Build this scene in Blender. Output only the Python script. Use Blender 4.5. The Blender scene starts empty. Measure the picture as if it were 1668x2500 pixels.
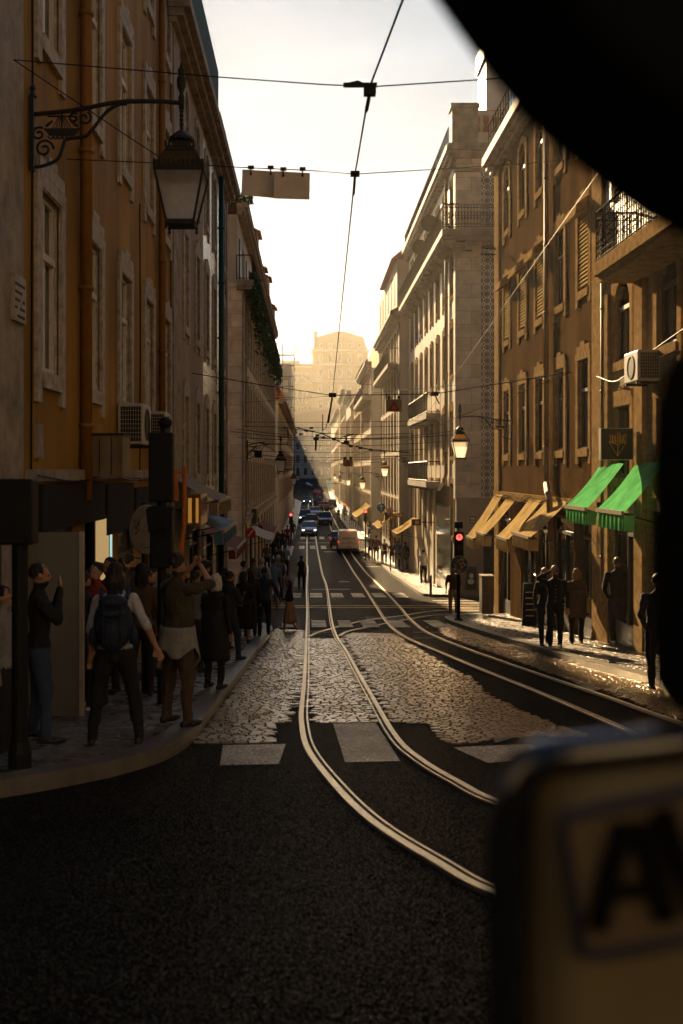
import bpy, bmesh, math, random
import numpy as np
from mathutils import Vector, Matrix, noise
random.seed(7)
R = math.radians
scene = bpy.context.scene
COL = scene.collection
F = 2600.0; VX = 757.0; VY = 1150.0          # focal length and vanishing point, photograph pixels (1668 x 2500)

# ------------------------------------------------------------------ ground profile (the street dips, then climbs)
GP = [(-60,3.0),(-20,0.3),(0,-1.45),(10.3,-2.64),(16.1,-3.28),(21.2,-3.75),(28.5,-4.42),(38,-5.17),(48,-5.78),(57,-6.27),
      (70,-6.75),(88,-7.0),(120,-7.05),(290,-7.05),(330,-6.2),(380,-4.0),(430,-1.6),(700,-1.6)]
def g0(y):
    if y <= GP[0][0]: return GP[0][1]
    for (a,za),(b,zb) in zip(GP, GP[1:]):
        if y <= b: return za+(zb-za)*(y-a)/(b-a)
    return GP[-1][1]
def g(y):
    return (g0(y-1.5)+g0(y)+g0(y+1.5)+g0(y-3)+g0(y+3))/5
def G(px, py, dz=0.0):
    k = (py-VY)/F
    lo, hi = 1.0, 400.0
    for _ in range(50):
        m = (lo+hi)/2
        if g(m)+dz + k*m < 0: lo = m
        else: hi = m
    return Vector(((px-VX)/F*lo, lo, g(lo)+dz))
def P(px, py, y): return Vector(((px-VX)/F*y, y, (VY-py)/F*y))

# ------------------------------------------------------------------ materials
MATS = {}
def nt(m):
    m.use_nodes = True
    return m.node_tree, m.node_tree.nodes, m.node_tree.links
def mat(name, col, rough=0.8, var=0.25, scale=3.0, bump=0.0, bscale=40.0, metal=0.0, spec=0.3, streak=False, brick=None, detail=6, transl=0.0, coat=0.0, nospec=False):
    if name in MATS: return MATS[name]
    m = bpy.data.materials.new(name); t, N, L = nt(m)
    b = N['Principled BSDF']; b.inputs['Roughness'].default_value = rough
    b.inputs['Metallic'].default_value = metal; b.inputs['Specular IOR Level'].default_value = spec
    b.inputs['Coat Weight'].default_value = coat
    tc = N.new('ShaderNodeTexCoord'); geo = N.new('ShaderNodeNewGeometry')
    mp = N.new('ShaderNodeMapping'); L.new(geo.outputs['Position'], mp.inputs[0])
    mp.inputs['Scale'].default_value = (1,1,0.12) if streak else (1,1,1)
    n = N.new('ShaderNodeTexNoise'); n.inputs['Scale'].default_value = scale; n.inputs['Detail'].default_value = detail
    n.inputs['Roughness'].default_value = 0.65
    L.new(mp.outputs[0], n.inputs['Vector'])
    r = N.new('ShaderNodeValToRGB'); L.new(n.outputs[0], r.inputs[0])
    r.color_ramp.elements[0].position = 0.3; r.color_ramp.elements[1].position = 0.72
    r.color_ramp.elements[0].color = [c*(1-var) for c in col]+[1]
    r.color_ramp.elements[1].color = [min(1,c*(1+var)) for c in col]+[1]
    out = r.outputs[0]
    if streak:
        n2 = N.new('ShaderNodeTexNoise'); n2.inputs['Scale'].default_value = scale*0.35; n2.inputs['Detail'].default_value = 4
        L.new(geo.outputs['Position'], n2.inputs['Vector'])
        r2 = N.new('ShaderNodeValToRGB'); L.new(n2.outputs[0], r2.inputs[0])
        r2.color_ramp.elements[0].position = 0.35; r2.color_ramp.elements[0].color = (1-var,1-var,1-var*1.1,1)
        r2.color_ramp.elements[1].position = 0.6; r2.color_ramp.elements[1].color = (1,1,1,1)
        mx = N.new('ShaderNodeMix'); mx.data_type='RGBA'; mx.blend_type='MULTIPLY'; mx.inputs[0].default_value = 1
        L.new(out, mx.inputs[6]); L.new(r2.outputs[0], mx.inputs[7]); out = mx.outputs[2]
    hsrc = None
    if brick:
        bw, bh, mort, axis = brick
        sp = N.new('ShaderNodeSeparateXYZ'); L.new(geo.outputs['Position'], sp.inputs[0])
        cb = N.new('ShaderNodeCombineXYZ')
        L.new(sp.outputs[0 if axis=='x' else 1], cb.inputs[0]); L.new(sp.outputs[2], cb.inputs[1])
        bt = N.new('ShaderNodeTexBrick'); L.new(cb.outputs[0], bt.inputs['Vector'])
        bt.inputs['Scale'].default_value = 1; bt.inputs['Brick Width'].default_value = bw; bt.inputs['Row Height'].default_value = bh
        bt.inputs['Mortar Size'].default_value = mort; bt.inputs['Mortar Smooth'].default_value = 0.3
        bt.inputs['Color1'].default_value = (1,1,1,1); bt.inputs['Color2'].default_value = (0.8,0.79,0.77,1); bt.inputs['Mortar'].default_value = (0.4,0.37,0.34,1)
        mx = N.new('ShaderNodeMix'); mx.data_type='RGBA'; mx.blend_type='MULTIPLY'; mx.inputs[0].default_value = 1
        L.new(out, mx.inputs[6]); L.new(bt.outputs[0], mx.inputs[7]); out = mx.outputs[2]
        hsrc = bt.outputs['Fac']
    L.new(out, b.inputs['Base Color'])
    if bump > 0:
        nb = N.new('ShaderNodeTexNoise'); nb.inputs['Scale'].default_value = bscale; nb.inputs['Detail'].default_value = 5
        L.new(geo.outputs['Position'], nb.inputs['Vector'])
        bp = N.new('ShaderNodeBump'); bp.inputs['Strength'].default_value = bump; bp.inputs['Distance'].default_value = 0.02
        L.new(nb.outputs[0], bp.inputs['Height']); L.new(bp.outputs[0], b.inputs['Normal'])
    if transl > 0:
        tr = N.new('ShaderNodeBsdfTranslucent'); L.new(out, tr.inputs[0])
        ms = N.new('ShaderNodeMixShader'); ms.inputs[0].default_value = transl
        o = N['Material Output']; L.new(b.outputs[0], ms.inputs[1]); L.new(tr.outputs[0], ms.inputs[2]); L.new(ms.outputs[0], o.inputs[0])
    MATS[name] = m; return m
def emit(name, col, s):
    if name in MATS: return MATS[name]
    m = bpy.data.materials.new(name); t, N, L = nt(m); b = N['Principled BSDF']
    b.inputs['Base Color'].default_value = (*[c*0.3 for c in col],1); b.inputs['Emission Color'].default_value = (*col,1); b.inputs['Emission Strength'].default_value = s
    MATS[name] = m; return m

def math_node(N, L, op, a, b=None):
    n = N.new('ShaderNodeMath'); n.operation = op
    for i, v in enumerate((a,b)):
        if v is None: continue
        if isinstance(v,(int,float)): n.inputs[i].default_value = v
        else: L.new(v, n.inputs[i])
    return n.outputs[0]
def azulejo():
    m = bpy.data.materials.new('blue patterned tile'); t,N,L = nt(m); b = N['Principled BSDF']; b.inputs['Roughness'].default_value = 0.3
    geo = N.new('ShaderNodeNewGeometry'); sp = N.new('ShaderNodeSeparateXYZ'); L.new(geo.outputs['Position'], sp.inputs[0])
    M = lambda op,a,b_=None: math_node(N,L,op,a,b_)
    def cell(src, off):
        f = M('FRACT', M('ADD', M('DIVIDE', src, 0.31), off)); return M('ABSOLUTE', M('SUBTRACT', f, 0.5))
    def dist(ox, oz):
        u = cell(sp.outputs[0], 10+ox); v = cell(sp.outputs[2], 100+oz)
        return M('SQRT', M('ADD', M('MULTIPLY',u,u), M('MULTIPLY',v,v))), u, v
    d1,u,v = dist(0,0); d2,_,_ = dist(.5,.5)
    ring = M('LESS_THAN', M('ABSOLUTE', M('SUBTRACT', d1, 0.36)), 0.06)
    ring2 = M('LESS_THAN', M('ABSOLUTE', M('SUBTRACT', d1, 0.17)), 0.045)
    dot = M('LESS_THAN', d1, 0.07)
    cross = M('MULTIPLY', M('LESS_THAN', M('MINIMUM', u, v), 0.025), M('LESS_THAN', d1, 0.33))
    diag = M('MULTIPLY', M('LESS_THAN', M('ABSOLUTE', M('SUBTRACT', u, v)), 0.02), M('LESS_THAN', d1, 0.33))
    dia = M('LESS_THAN', d2, 0.13)
    s = M('MINIMUM', M('ADD', M('ADD', M('ADD', ring, ring2), M('ADD', dot, cross)), M('ADD', diag, dia)), 1.0)
    mx = N.new('ShaderNodeMix'); mx.data_type='RGBA'; L.new(s, mx.inputs[0])
    mx.inputs[6].default_value = (0.80,0.70,0.55,1); mx.inputs[7].default_value = (0.035,0.04,0.07,1)
    n = N.new('ShaderNodeTexNoise'); n.inputs['Scale'].default_value = 1.5; L.new(geo.outputs['Position'], n.inputs['Vector'])
    r = N.new('ShaderNodeValToRGB'); L.new(n.outputs[0], r.inputs[0]); r.color_ramp.elements[0].color=(.55,.55,.55,1); r.color_ramp.elements[0].position=.3; r.color_ramp.elements[1].position=.6
    m2 = N.new('ShaderNodeMix'); m2.data_type='RGBA'; m2.blend_type='MULTIPLY'; m2.inputs[0].default_value=1
    L.new(mx.outputs[2], m2.inputs[6]); L.new(r.outputs[0], m2.inputs[7]); L.new(m2.outputs[2], b.inputs['Base Color'])
    return m

def ground_mat(name, col, rough, vscale, joint, bumpd, sparkle=0.0, smooth=0.35, stretch=(1,1,1), patch=0.35, spec=.5, grit=0, crack=False, facet=0, polish=.6):
    """stone sets / asphalt grit from voronoi cells with bumps"""
    m = bpy.data.materials.new(name); t,N,L = nt(m); b = N['Principled BSDF']; b.inputs['Specular IOR Level'].default_value=spec
    geo = N.new('ShaderNodeNewGeometry'); mp = N.new('ShaderNodeMapping'); mp.inputs['Scale'].default_value = stretch
    L.new(geo.outputs['Position'], mp.inputs[0])
    v = N.new('ShaderNodeTexVoronoi'); v.inputs['Scale'].default_value = vscale; L.new(mp.outputs[0], v.inputs['Vector'])
    v.feature = 'F1'
    ve = N.new('ShaderNodeTexVoronoi'); ve.feature = 'DISTANCE_TO_EDGE'; ve.inputs['Scale'].default_value = vscale; L.new(mp.outputs[0], ve.inputs['Vector'])
    n = N.new('ShaderNodeTexNoise'); n.inputs['Scale'].default_value = 0.7; n.inputs['Detail'].default_value = 7; L.new(geo.outputs['Position'], n.inputs['Vector'])
    r = N.new('ShaderNodeValToRGB'); L.new(n.outputs[0], r.inputs[0])
    r.color_ramp.elements[0].position=.35; r.color_ramp.elements[1].position=.65
    r.color_ramp.elements[0].color = [c*(1-patch) for c in col]+[1]; r.color_ramp.elements[1].color = [c*(1+patch) for c in col]+[1]
    sc = N.new('ShaderNodeSeparateColor'); L.new(v.outputs['Color'], sc.inputs[0])
    hs = N.new('ShaderNodeValToRGB'); L.new(sc.outputs[0], hs.inputs[0])
    hs.color_ramp.elements[0].color=(.55,.55,.55,1); hs.color_ramp.elements[1].color=(1.25,1.2,1.15,1)
    if grit: hs.color_ramp.elements[0].color=(.5,.5,.5,1); e=hs.color_ramp.elements.new(.72); e.color=(.9,.9,.9,1); hs.color_ramp.elements[2].color=(grit,grit*.93,grit*.8,1)  # brightest cells: pale aggregate, also glint speckle put into the colour
    mx = N.new('ShaderNodeMix'); mx.data_type='RGBA'; mx.blend_type='MULTIPLY'; mx.inputs[0].default_value=1
    L.new(r.outputs[0], mx.inputs[6]); L.new(hs.outputs[0], mx.inputs[7])
    je = N.new('ShaderNodeMapRange'); L.new(ve.outputs['Distance'], je.inputs[0]); je.inputs[1].default_value = 0; je.inputs[2].default_value = joint
    jc = N.new('ShaderNodeMix'); jc.data_type='RGBA'; L.new(je.outputs[0], jc.inputs[0])
    jc.inputs[6].default_value = (col[0]*.25,col[1]*.25,col[2]*.25,1); L.new(mx.outputs[2], jc.inputs[7])
    outc = jc.outputs[2]
    if crack:
        vc = N.new('ShaderNodeTexVoronoi'); vc.feature='DISTANCE_TO_EDGE'; vc.inputs['Scale'].default_value=.42
        nd = N.new('ShaderNodeTexNoise'); nd.inputs['Scale'].default_value=1.6; nd.inputs['Detail'].default_value=6; L.new(geo.outputs['Position'],nd.inputs['Vector'])
        va = N.new('ShaderNodeVectorMath'); va.operation='MULTIPLY_ADD'; L.new(nd.outputs['Color'],va.inputs[0]); va.inputs[1].default_value=(1.1,1.1,1.1); L.new(geo.outputs['Position'],va.inputs[2]); L.new(va.outputs[0],vc.inputs['Vector'])
        ck = N.new('ShaderNodeMapRange'); L.new(vc.outputs['Distance'],ck.inputs[0]); ck.inputs[1].default_value=.0; ck.inputs[2].default_value=.012; ck.inputs[3].default_value=.25
        mk = N.new('ShaderNodeMix'); mk.data_type='RGBA'; mk.blend_type='MULTIPLY'; mk.inputs[0].default_value=1; L.new(outc,mk.inputs[6]); L.new(ck.outputs[0],mk.inputs[7]); outc=mk.outputs[2]
        # tyre polished bands along the street
        sp=N.new('ShaderNodeSeparateXYZ'); L.new(geo.outputs['Position'],sp.inputs[0])
        wv=math_node(N,L,'SINE',math_node(N,L,'MULTIPLY',math_node(N,L,'ADD',sp.outputs[0],math_node(N,L,'MULTIPLY',nd.outputs[0],.8)),3.4))
        tb=N.new('ShaderNodeMapRange'); L.new(wv,tb.inputs[0]); tb.inputs[1].default_value=-1; tb.inputs[3].default_value=.75; tb.inputs[4].default_value=1.35
        mt=N.new('ShaderNodeMix'); mt.data_type='RGBA'; mt.blend_type='MULTIPLY'; mt.inputs[0].default_value=1; L.new(outc,mt.inputs[6]); L.new(tb.outputs[0],mt.inputs[7]); outc=mt.outputs[2]
    L.new(outc, b.inputs['Base Color'])
    rr = N.new('ShaderNodeMapRange'); L.new(sc.outputs[1], rr.inputs[0]); rr.inputs[3].default_value = rough-sparkle; rr.inputs[4].default_value = rough+0.1
    L.new(rr.outputs[0], b.inputs['Roughness'])
    h = math_node(N,L,'ADD', math_node(N,L,'MULTIPLY', je.outputs[0], 0.7), math_node(N,L,'MULTIPLY', sc.outputs[2], 0.6))
    nb = N.new('ShaderNodeTexNoise'); nb.inputs['Scale'].default_value = vscale*1.7; nb.inputs['Detail'].default_value=3; L.new(geo.outputs['Position'], nb.inputs['Vector'])
    h = math_node(N,L,'ADD', h, math_node(N,L,'MULTIPLY', nb.outputs[0], 0.8))
    bp = N.new('ShaderNodeBump'); bp.inputs['Strength'].default_value = 1; bp.inputs['Distance'].default_value = bumpd
    L.new(h, bp.inputs['Height']); L.new(bp.outputs[0], b.inputs['Normal'])
    if facet:
        v1=N.new('ShaderNodeVectorMath'); v1.operation='SUBTRACT'; L.new(v.outputs['Color'],v1.inputs[0]); v1.inputs[1].default_value=(.5,.5,.5)
        v2=N.new('ShaderNodeVectorMath'); v2.operation='SCALE'; L.new(v1.outputs[0],v2.inputs[0]); v2.inputs['Scale'].default_value=facet
        v3=N.new('ShaderNodeVectorMath'); v3.operation='ADD'; L.new(v2.outputs[0],v3.inputs[0]); L.new(bp.outputs[0],v3.inputs[1])
        v4=N.new('ShaderNodeVectorMath'); v4.operation='NORMALIZE'; L.new(v3.outputs[0],v4.inputs[0]); L.new(v4.outputs[0],b.inputs['Normal'])
        pol=math_node(N,L,'MULTIPLY',math_node(N,L,'GREATER_THAN',sc.outputs[1],polish),je.outputs[0])
        r1=N.new('ShaderNodeMapRange'); L.new(pol,r1.inputs[0]); r1.inputs[3].default_value=.95; r1.inputs[4].default_value=.20; L.new(r1.outputs[0],b.inputs['Roughness'])
        r2_=N.new('ShaderNodeMapRange'); L.new(pol,r2_.inputs[0]); r2_.inputs[3].default_value=.0; r2_.inputs[4].default_value=spec; L.new(r2_.outputs[0],b.inputs['Specular IOR Level'])
        b.inputs['Specular Tint'].default_value=(1,.84,.58,1)  # warm tint puts golden glints into the polished grains
    MATS[name] = m; return m

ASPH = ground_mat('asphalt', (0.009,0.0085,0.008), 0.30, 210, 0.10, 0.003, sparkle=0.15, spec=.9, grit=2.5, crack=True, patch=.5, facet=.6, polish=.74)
SETTS = mat('granite setts', (0.12,0.095,0.055), 0.34, 0.45, 9, 0.12, 40, spec=1.0, coat=.8)
SETTS.node_tree.nodes['Principled BSDF'].inputs['Coat Roughness'].default_value=.24
SETTS.node_tree.nodes['Principled BSDF'].inputs['Coat Tint'].default_value=(1,.82,.58,1)
SETTS.node_tree.nodes['Principled BSDF'].inputs['Specular Tint'].default_value=(1,.84,.6,1)  # gold coat and specular tints put a golden sheen into the stones
CALC = ground_mat('limestone paving', (0.17,0.15,0.12), 0.34, 11, 0.06, 0.010, sparkle=0.15)
KERB = mat('kerb stone', (0.15,0.13,0.10), 0.35, 0.3, 3, 0.5, 30)
PAINT = mat('worn road paint', (0.55,0.49,0.38), 0.25, 0.4, 9, .5, 60, detail=14, coat=.5)
PAINT.node_tree.nodes['Principled BSDF'].inputs['Specular Tint'].default_value=(1,.84,.6,1)
def wear(m):
    t=m.node_tree; N=t.nodes; L=t.links; geo=N.new('ShaderNodeNewGeometry'); n=N.new('ShaderNodeTexNoise'); n.inputs['Scale'].default_value=14; n.inputs['Detail'].default_value=8; n.inputs['Roughness'].default_value=.75; L.new(geo.outputs['Position'],n.inputs['Vector'])
    r=N.new('ShaderNodeMapRange'); L.new(n.outputs[0],r.inputs[0]); r.inputs[1].default_value=.32; r.inputs[2].default_value=.40; L.new(r.outputs[0],N['Principled BSDF'].inputs['Alpha'])
PAINT=ground_mat('road paint',(.80,.70,.52),.3,60,.05,.006,spec=.9,grit=1.5,patch=.35,facet=.35,polish=.3)
wear(PAINT)
STEEL = mat('polished rail steel', (0.90,0.70,0.42), 0.40, 0.12, 8, 0.05, 60, metal=1.0)  # gold in the base colour stands for the warm low sky reflected
GROOVE = mat('dark rail groove', (0.012,0.011,0.010), 0.8)  # flat dark sheet standing for the rail groove
DARKM = mat('black painted metal', (0.012,0.012,0.012), 0.55, 0.3, 8, spec=.15)
IRON = mat('wrought iron', (0.025,0.023,0.02), 0.6, 0.3, 10, spec=.2)
STONE_L = mat('weathered limestone', (0.30,0.25,0.20), 0.75, 0.5, 2.2, 0.6, 35)
SURR = mat('rough stone surround', (0.42,0.375,0.32), 0.7, 0.45, 6, 1.0, 45)
SURR_R = mat('golden stone surround', (0.31,0.205,0.10), 0.75, 0.4, 6, 1.0, 45, spec=0)
OCHRE = mat('ochre render', (0.35,0.185,0.022), 0.8, 0.38, 1.2, 0.25, 60, streak=True)
PINK = mat('beige pink render', (0.36,0.27,0.20), 0.75, 0.2, 1.0, 0.25, 40, streak=True)
ASHLAR = mat('pale ashlar', (0.46,0.39,0.30), 0.24, 0.25, 2.0, 0.5, 25, spec=.6, brick=(0.9,0.38,0.012,'y'))
ASHX = mat('ashlar blocks', (0.80,0.66,0.50), 0.7, 0.25, 2.0, 0.4, 25, brick=(1.25,0.62,0.010,'x'))
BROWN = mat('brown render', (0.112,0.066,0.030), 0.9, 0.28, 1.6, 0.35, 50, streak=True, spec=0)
CREAM = mat('cream render', (0.84,0.74,0.57), 0.42, 0.14, 1.0, 0.15, 30, spec=.7, streak=True)
CREAM2 = mat('warm grey render', (0.50,0.44,0.35), 0.75, 0.2, 1.0, 0.2, 30, streak=True)
YEL = mat('yellow render', (0.52,0.36,0.12), 0.75, 0.15, 1.0, 0.2, 30, streak=True)
BLUEW = mat('blue shaded render', (0.46,0.54,0.60), 0.8, 0.12, 0.3)  # bluish tone of the far shade put into the wall colour
GLAZE = mat('glazed wall tile', (0.36,0.27,0.15), 0.3, 0.2, 4, 0.3, 20, brick=(0.16,0.16,0.01,'y'))
WHITEF = mat('painted window frame', (0.62,0.58,0.52), 0.5, 0.15, 8)
DARKF = mat('dark window frame', (0.05,0.04,0.03), 0.5, 0.2, 8)
GLASS = mat('window glass', (0.012,0.014,0.016), 0.04, 0.3, 2, 0.05, 3, spec=0.9)
SHUT = mat('roller shutter', (0.42,0.31,0.14), 0.8, 0.1, 5, spec=0)
TERR = mat('terracotta roof', (0.28,0.10,0.045), 0.8, 0.35, 3, 0.8, 12)
PIPEO = mat('orange painted pipe', (0.22,0.10,0.015), 0.5, 0.2, 4)
PIPEG = mat('green painted pipe', (0.01,0.05,0.03), 0.4, 0.2, 4)
PIPEB = mat('brown painted pipe', (0.22,0.15,0.08), 0.5, 0.2, 4)
PLANT = mat('balcony leaves', (0.05,0.085,0.02), 0.7, 0.4, 9)
TILE = azulejo()
def frosted(name,c,k):
    m=mat(name,c,.35,.25,9,transl=.85); t=m.node_tree; N=t.nodes; L=t.links; o=N['Material Output']; src=o.inputs[0].links[0].from_socket
    tp=N.new('ShaderNodeBsdfTransparent'); tp.inputs[0].default_value=(*c,1); ms=N.new('ShaderNodeMixShader'); ms.inputs[0].default_value=k
    L.new(src,ms.inputs[1]); L.new(tp.outputs[0],ms.inputs[2]); L.new(ms.outputs[0],o.inputs[0]); return m
MIRG = frosted('milky lantern glass', (1.0,0.96,0.86), .32)
AMBG = frosted('amber lantern roof glass', (0.42,0.30,0.14), .25)

# ------------------------------------------------------------------ mesh helpers
class MB:
    def __init__(s): s.v=[]; s.f=[]
    def quad(s,a,b,c,d):
        n=len(s.v); s.v += [tuple(a),tuple(b),tuple(c),tuple(d)]; s.f.append((n,n+1,n+2,n+3)); return s
    def poly(s, pts):
        n=len(s.v); s.v += [tuple(p) for p in pts]; s.f.append(tuple(range(n,n+len(pts)))); return s
    def box(s,x0,x1,y0,y1,z0,z1):
        n=len(s.v)
        s.v += [(x,y,z) for z in (z0,z1) for y in (y0,y1) for x in (x0,x1)]
        s.f += [tuple(n+i for i in q) for q in ((0,2,3,1),(4,5,7,6),(0,1,5,4),(2,6,7,3),(0,4,6,2),(1,3,7,5))]
        return s
    def hexa(s, p):   # 8 points bottom 4 ccw, top 4 ccw
        n=len(s.v); s.v += [tuple(q) for q in p]
        s.f += [tuple(n+i for i in q) for q in ((3,2,1,0),(4,5,6,7),(0,1,5,4),(1,2,6,5),(2,3,7,6),(3,0,4,7))]
        return s
    def tube(s, pts, r, k=6, closed=False):
        pts=[Vector(p) for p in pts]; rs = r if isinstance(r,(list,tuple)) else [r]*len(pts)
        base=len(s.v); up=Vector((0,0,1)); prev=None
        for i,p in enumerate(pts):
            d = (pts[min(i+1,len(pts)-1)]-pts[max(i-1,0)])
            if d.length<1e-9: d=Vector((0,0,1))
            d.normalize()
            a = d.cross(up) if prev is None else (prev - d*prev.dot(d))
            if a.length<1e-4: a = d.cross(Vector((1,0,0)))
            a.normalize(); prev=a; b=d.cross(a)
            for j in range(k):
                t=2*math.pi*j/k; s.v.append(tuple(p+(a*math.cos(t)+b*math.sin(t))*rs[i]))
        for i in range(len(pts)-1):
            for j in range(k):
                q=base+i*k; s.f.append((q+j,q+(j+1)%k,q+k+(j+1)%k,q+k+j))
        s.f.append(tuple(base+j for j in range(k))[::-1]); s.f.append(tuple(base+(len(pts)-1)*k+j for j in range(k)))
        return s
    def lathe(s, c, prof, k=16, axis='z', sx=1, sy=1):
        base=len(s.v)
        for (r,h) in prof:
            for j in range(k):
                t=2*math.pi*j/k; a,b=r*math.cos(t)*sx,r*math.sin(t)*sy
                o = (a,b,h) if axis=='z' else ((a,h,b) if axis=='y' else (h,a,b))
                s.v.append((c[0]+o[0],c[1]+o[1],c[2]+o[2]))
        for i in range(len(prof)-1):
            for j in range(k):
                q=base+i*k; s.f.append((q+j,q+(j+1)%k,q+k+(j+1)%k,q+k+j))
        s.f.append(tuple(base+j for j in range(k))[::-1]); s.f.append(tuple(base+(len(prof)-1)*k+j for j in range(k)))
        return s
    def ball(s, c, rx, ry=None, rz=None, k=12, rings=8, rot=None):
        ry = rx if ry is None else ry; rz = rx if rz is None else rz
        base=len(s.v); c=Vector(c); top=base
        for i in range(1,rings):
            ph=math.pi*i/rings
            for j in range(k):
                t=2*math.pi*j/k; o=Vector((rx*math.sin(ph)*math.cos(t), ry*math.sin(ph)*math.sin(t), rz*math.cos(ph)))
                if rot is not None: o = rot@o
                s.v.append(tuple(c+o))
        for i in range(rings-2):
            for j in range(k):
                q=base+i*k; s.f.append((q+j,q+k+j,q+k+(j+1)%k,q+(j+1)%k))
        for sgn,st in ((1,base),(-1,base+(rings-2)*k)):
            o=Vector((0,0,rz*sgn)); o = rot@o if rot is not None else o
            s.v.append(tuple(c+o)); n=len(s.v)-1
            for j in range(k):
                s.f.append((n,st+j,st+(j+1)%k) if sgn>0 else (n,st+(j+1)%k,st+j))
        return s
    def build(s, name, m, parent=None, smooth=False, local=False):
        me=bpy.data.meshes.new(name); v=s.v
        if parent is not None and not local:
            inv=wm(parent).inverted(); v=[tuple(inv@Vector(p)) for p in v]
        me.from_pydata(v,[],s.f); me.validate(); 
        if m is not None: me.materials.append(m)
        if smooth:
            for p in me.polygons: p.use_smooth=True
        o=bpy.data.objects.new(name,me); COL.objects.link(o)
        if parent is not None: o.parent=parent
        return o
def wm(o):
    M=Matrix.LocRotScale(o.location, o.rotation_euler, o.scale)
    return wm(o.parent)@M if o.parent else M
def tag(o,label=None,cat=None,group=None,kind=None):
    for k,v in (('label',label),('category',cat),('group',group),('kind',kind)):
        if v: o[k]=v
    return o
def empty(name,loc,rz=0,label=None,cat=None,group=None):
    o=bpy.data.objects.new(name,None); COL.objects.link(o); o.location=loc; o.rotation_euler=(0,0,rz); o.empty_display_size=.2
    return tag(o,label,cat,group)
def fixn(o):
    bm=bmesh.new(); bm.from_mesh(o.data); bmesh.ops.recalc_face_normals(bm,faces=bm.faces); bm.to_mesh(o.data); bm.free(); return o
def bevel(o,w,seg=2):
    md=o.modifiers.new('b','BEVEL'); md.width=w; md.segments=seg; md.limit_method='ANGLE'; return o
def copy_tree(o,parent=None):
    c=o.copy(); COL.objects.link(c)
    if parent is not None: c.parent=parent
    for ch in list(o.children): copy_tree(ch,c)
    return c
def catmull(pts,n=8):
    pts=[Vector(p) for p in pts]; q=[pts[0]*2-pts[1]]+pts+[pts[-1]*2-pts[-2]]; out=[]
    for i in range(1,len(q)-2):
        a,b,c,d=q[i-1],q[i],q[i+1],q[i+2]
        for k in range(n):
            t=k/n; out.append(0.5*((2*b)+(c-a)*t+(2*a-5*b+4*c-d)*t*t+(3*b-a-3*c+d)*t**3))
    out.append(pts[-1]); return out
def text_mesh(body, size, name, m, parent, M, extrude=0.002):
    cu=bpy.data.curves.new('t','FONT'); cu.body=body; cu.size=size; cu.extrude=extrude; cu.align_x='CENTER'; cu.align_y='CENTER'
    o=bpy.data.objects.new('t',cu); COL.objects.link(o); bpy.context.view_layer.update()
    me=bpy.data.meshes.new_from_object(o.evaluated_get(bpy.context.evaluated_depsgraph_get()))
    bpy.data.objects.remove(o)
    me.transform((wm(parent).inverted()@M) if parent else M); me.materials.clear(); me.materials.append(m); me.name=name
    r=bpy.data.objects.new(name,me); COL.objects.link(r)
    if parent: r.parent=parent
    return r

# ------------------------------------------------------------------ ground, kerbs, rails
ys=[-60,-40,-25,-15,-10]+[i*.25 for i in range(-32,170)]+[i*1.0 for i in range(43,100)]+list(range(100,440,6))+[460,520,700]
mb=MB()
xs=[-200,-60,-20,-6,0,6,20,60,200]
n=len(xs)
for y in ys:
    for x in xs: mb.v.append((x,y,g(y)))
for i in range(len(ys)-1):
    for j in range(n-1): q=i*n+j; mb.f.append((q,q+1,q+n+1,q+n))
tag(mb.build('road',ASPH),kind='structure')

def lerp_tab(tab,y):
    if y<=tab[0][0]: return tab[0][1]
    for (a,xa),(b,xb) in zip(tab,tab[1:]):
        if y<=b: return xa+(xb-xa)*(y-a)/(b-a)
    return tab[-1][1]
def sidewalk(tab, xin, name='sidewalk'):
    """tab: (y, x of kerb edge); xin: far inner x"""
    y0,y1=tab[0][0],tab[-1][0]; ysl=[]; y=y0
    while y<y1-1e-6: ysl.append(y); y+=0.2 if y<40 else 0.7
    ysl.append(y1)
    sg = 1 if xin<tab[len(tab)//2][1] else -1
    smt=lambda y:(lerp_tab(tab,y)*2+lerp_tab(tab,max(y0,y-.35))+lerp_tab(tab,min(y1,y+.35)))/4
    H=.12; K=.26
    pav=MB(); kb=MB()
    edge=[Vector((smt(y),y,0)) for y in ysl]
    inner=[]
    for i,p in enumerate(edge):
        d=(edge[min(i+1,len(edge)-1)]-edge[max(i-1,0)]).normalized(); nn=Vector((-d.y,d.x,0))*sg
        inner.append(p+nn*K)
    for i in range(len(edge)-1):
        a,b,ai,bi=edge[i],edge[i+1],inner[i],inner[i+1]
        z=lambda p,h:Vector((p.x,p.y,g(p.y)+h))
        kb.quad(z(a,H+.008),z(b,H+.008),z(bi,H+.008),z(ai,H+.008)); kb.quad(z(a,-.1),z(b,-.1),z(b,H+.008),z(a,H+.008))
        pav.quad(z(ai,H),z(bi,H),Vector((xin,bi.y,g(bi.y)+H)),Vector((xin,ai.y,g(ai.y)+H)))
    tag(pav.build(name,CALC),kind='structure'); k=kb.build('kerb',KERB); tag(k,kind='structure')
    return smt
LK=[(5.2,-14),(5.7,-8),(6.1,-5),(6.6,-3.4),(7.5,-2.2),(8.4,-1.55),(9.3,-1.22),(10.5,-1.13),(14,-1.15),(22,-1.12),(30,-1.05),(31.3,-1.15),(32.4,-1.5),(33.2,-2.2),(33.8,-4),(34.2,-9),(34.4,-16)]
RK=[(2,5.6),(10,5.4),(16.8,5.2),(17.8,5.15),(19.6,5.0),(23.5,4.88),(30,4.55),(33,4.38),(35,4.4),(36,4.6),(36.7,5.2),(37.2,6.4),(37.5,9),(37.7,16)]
LF=[(48.6,-14),(48.9,-4),(49.3,-2.2),(50.2,-1.5),(60,-1.6),(80,-1.6),(98,-1.45),(99,-2),(99.5,-14)]
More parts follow.
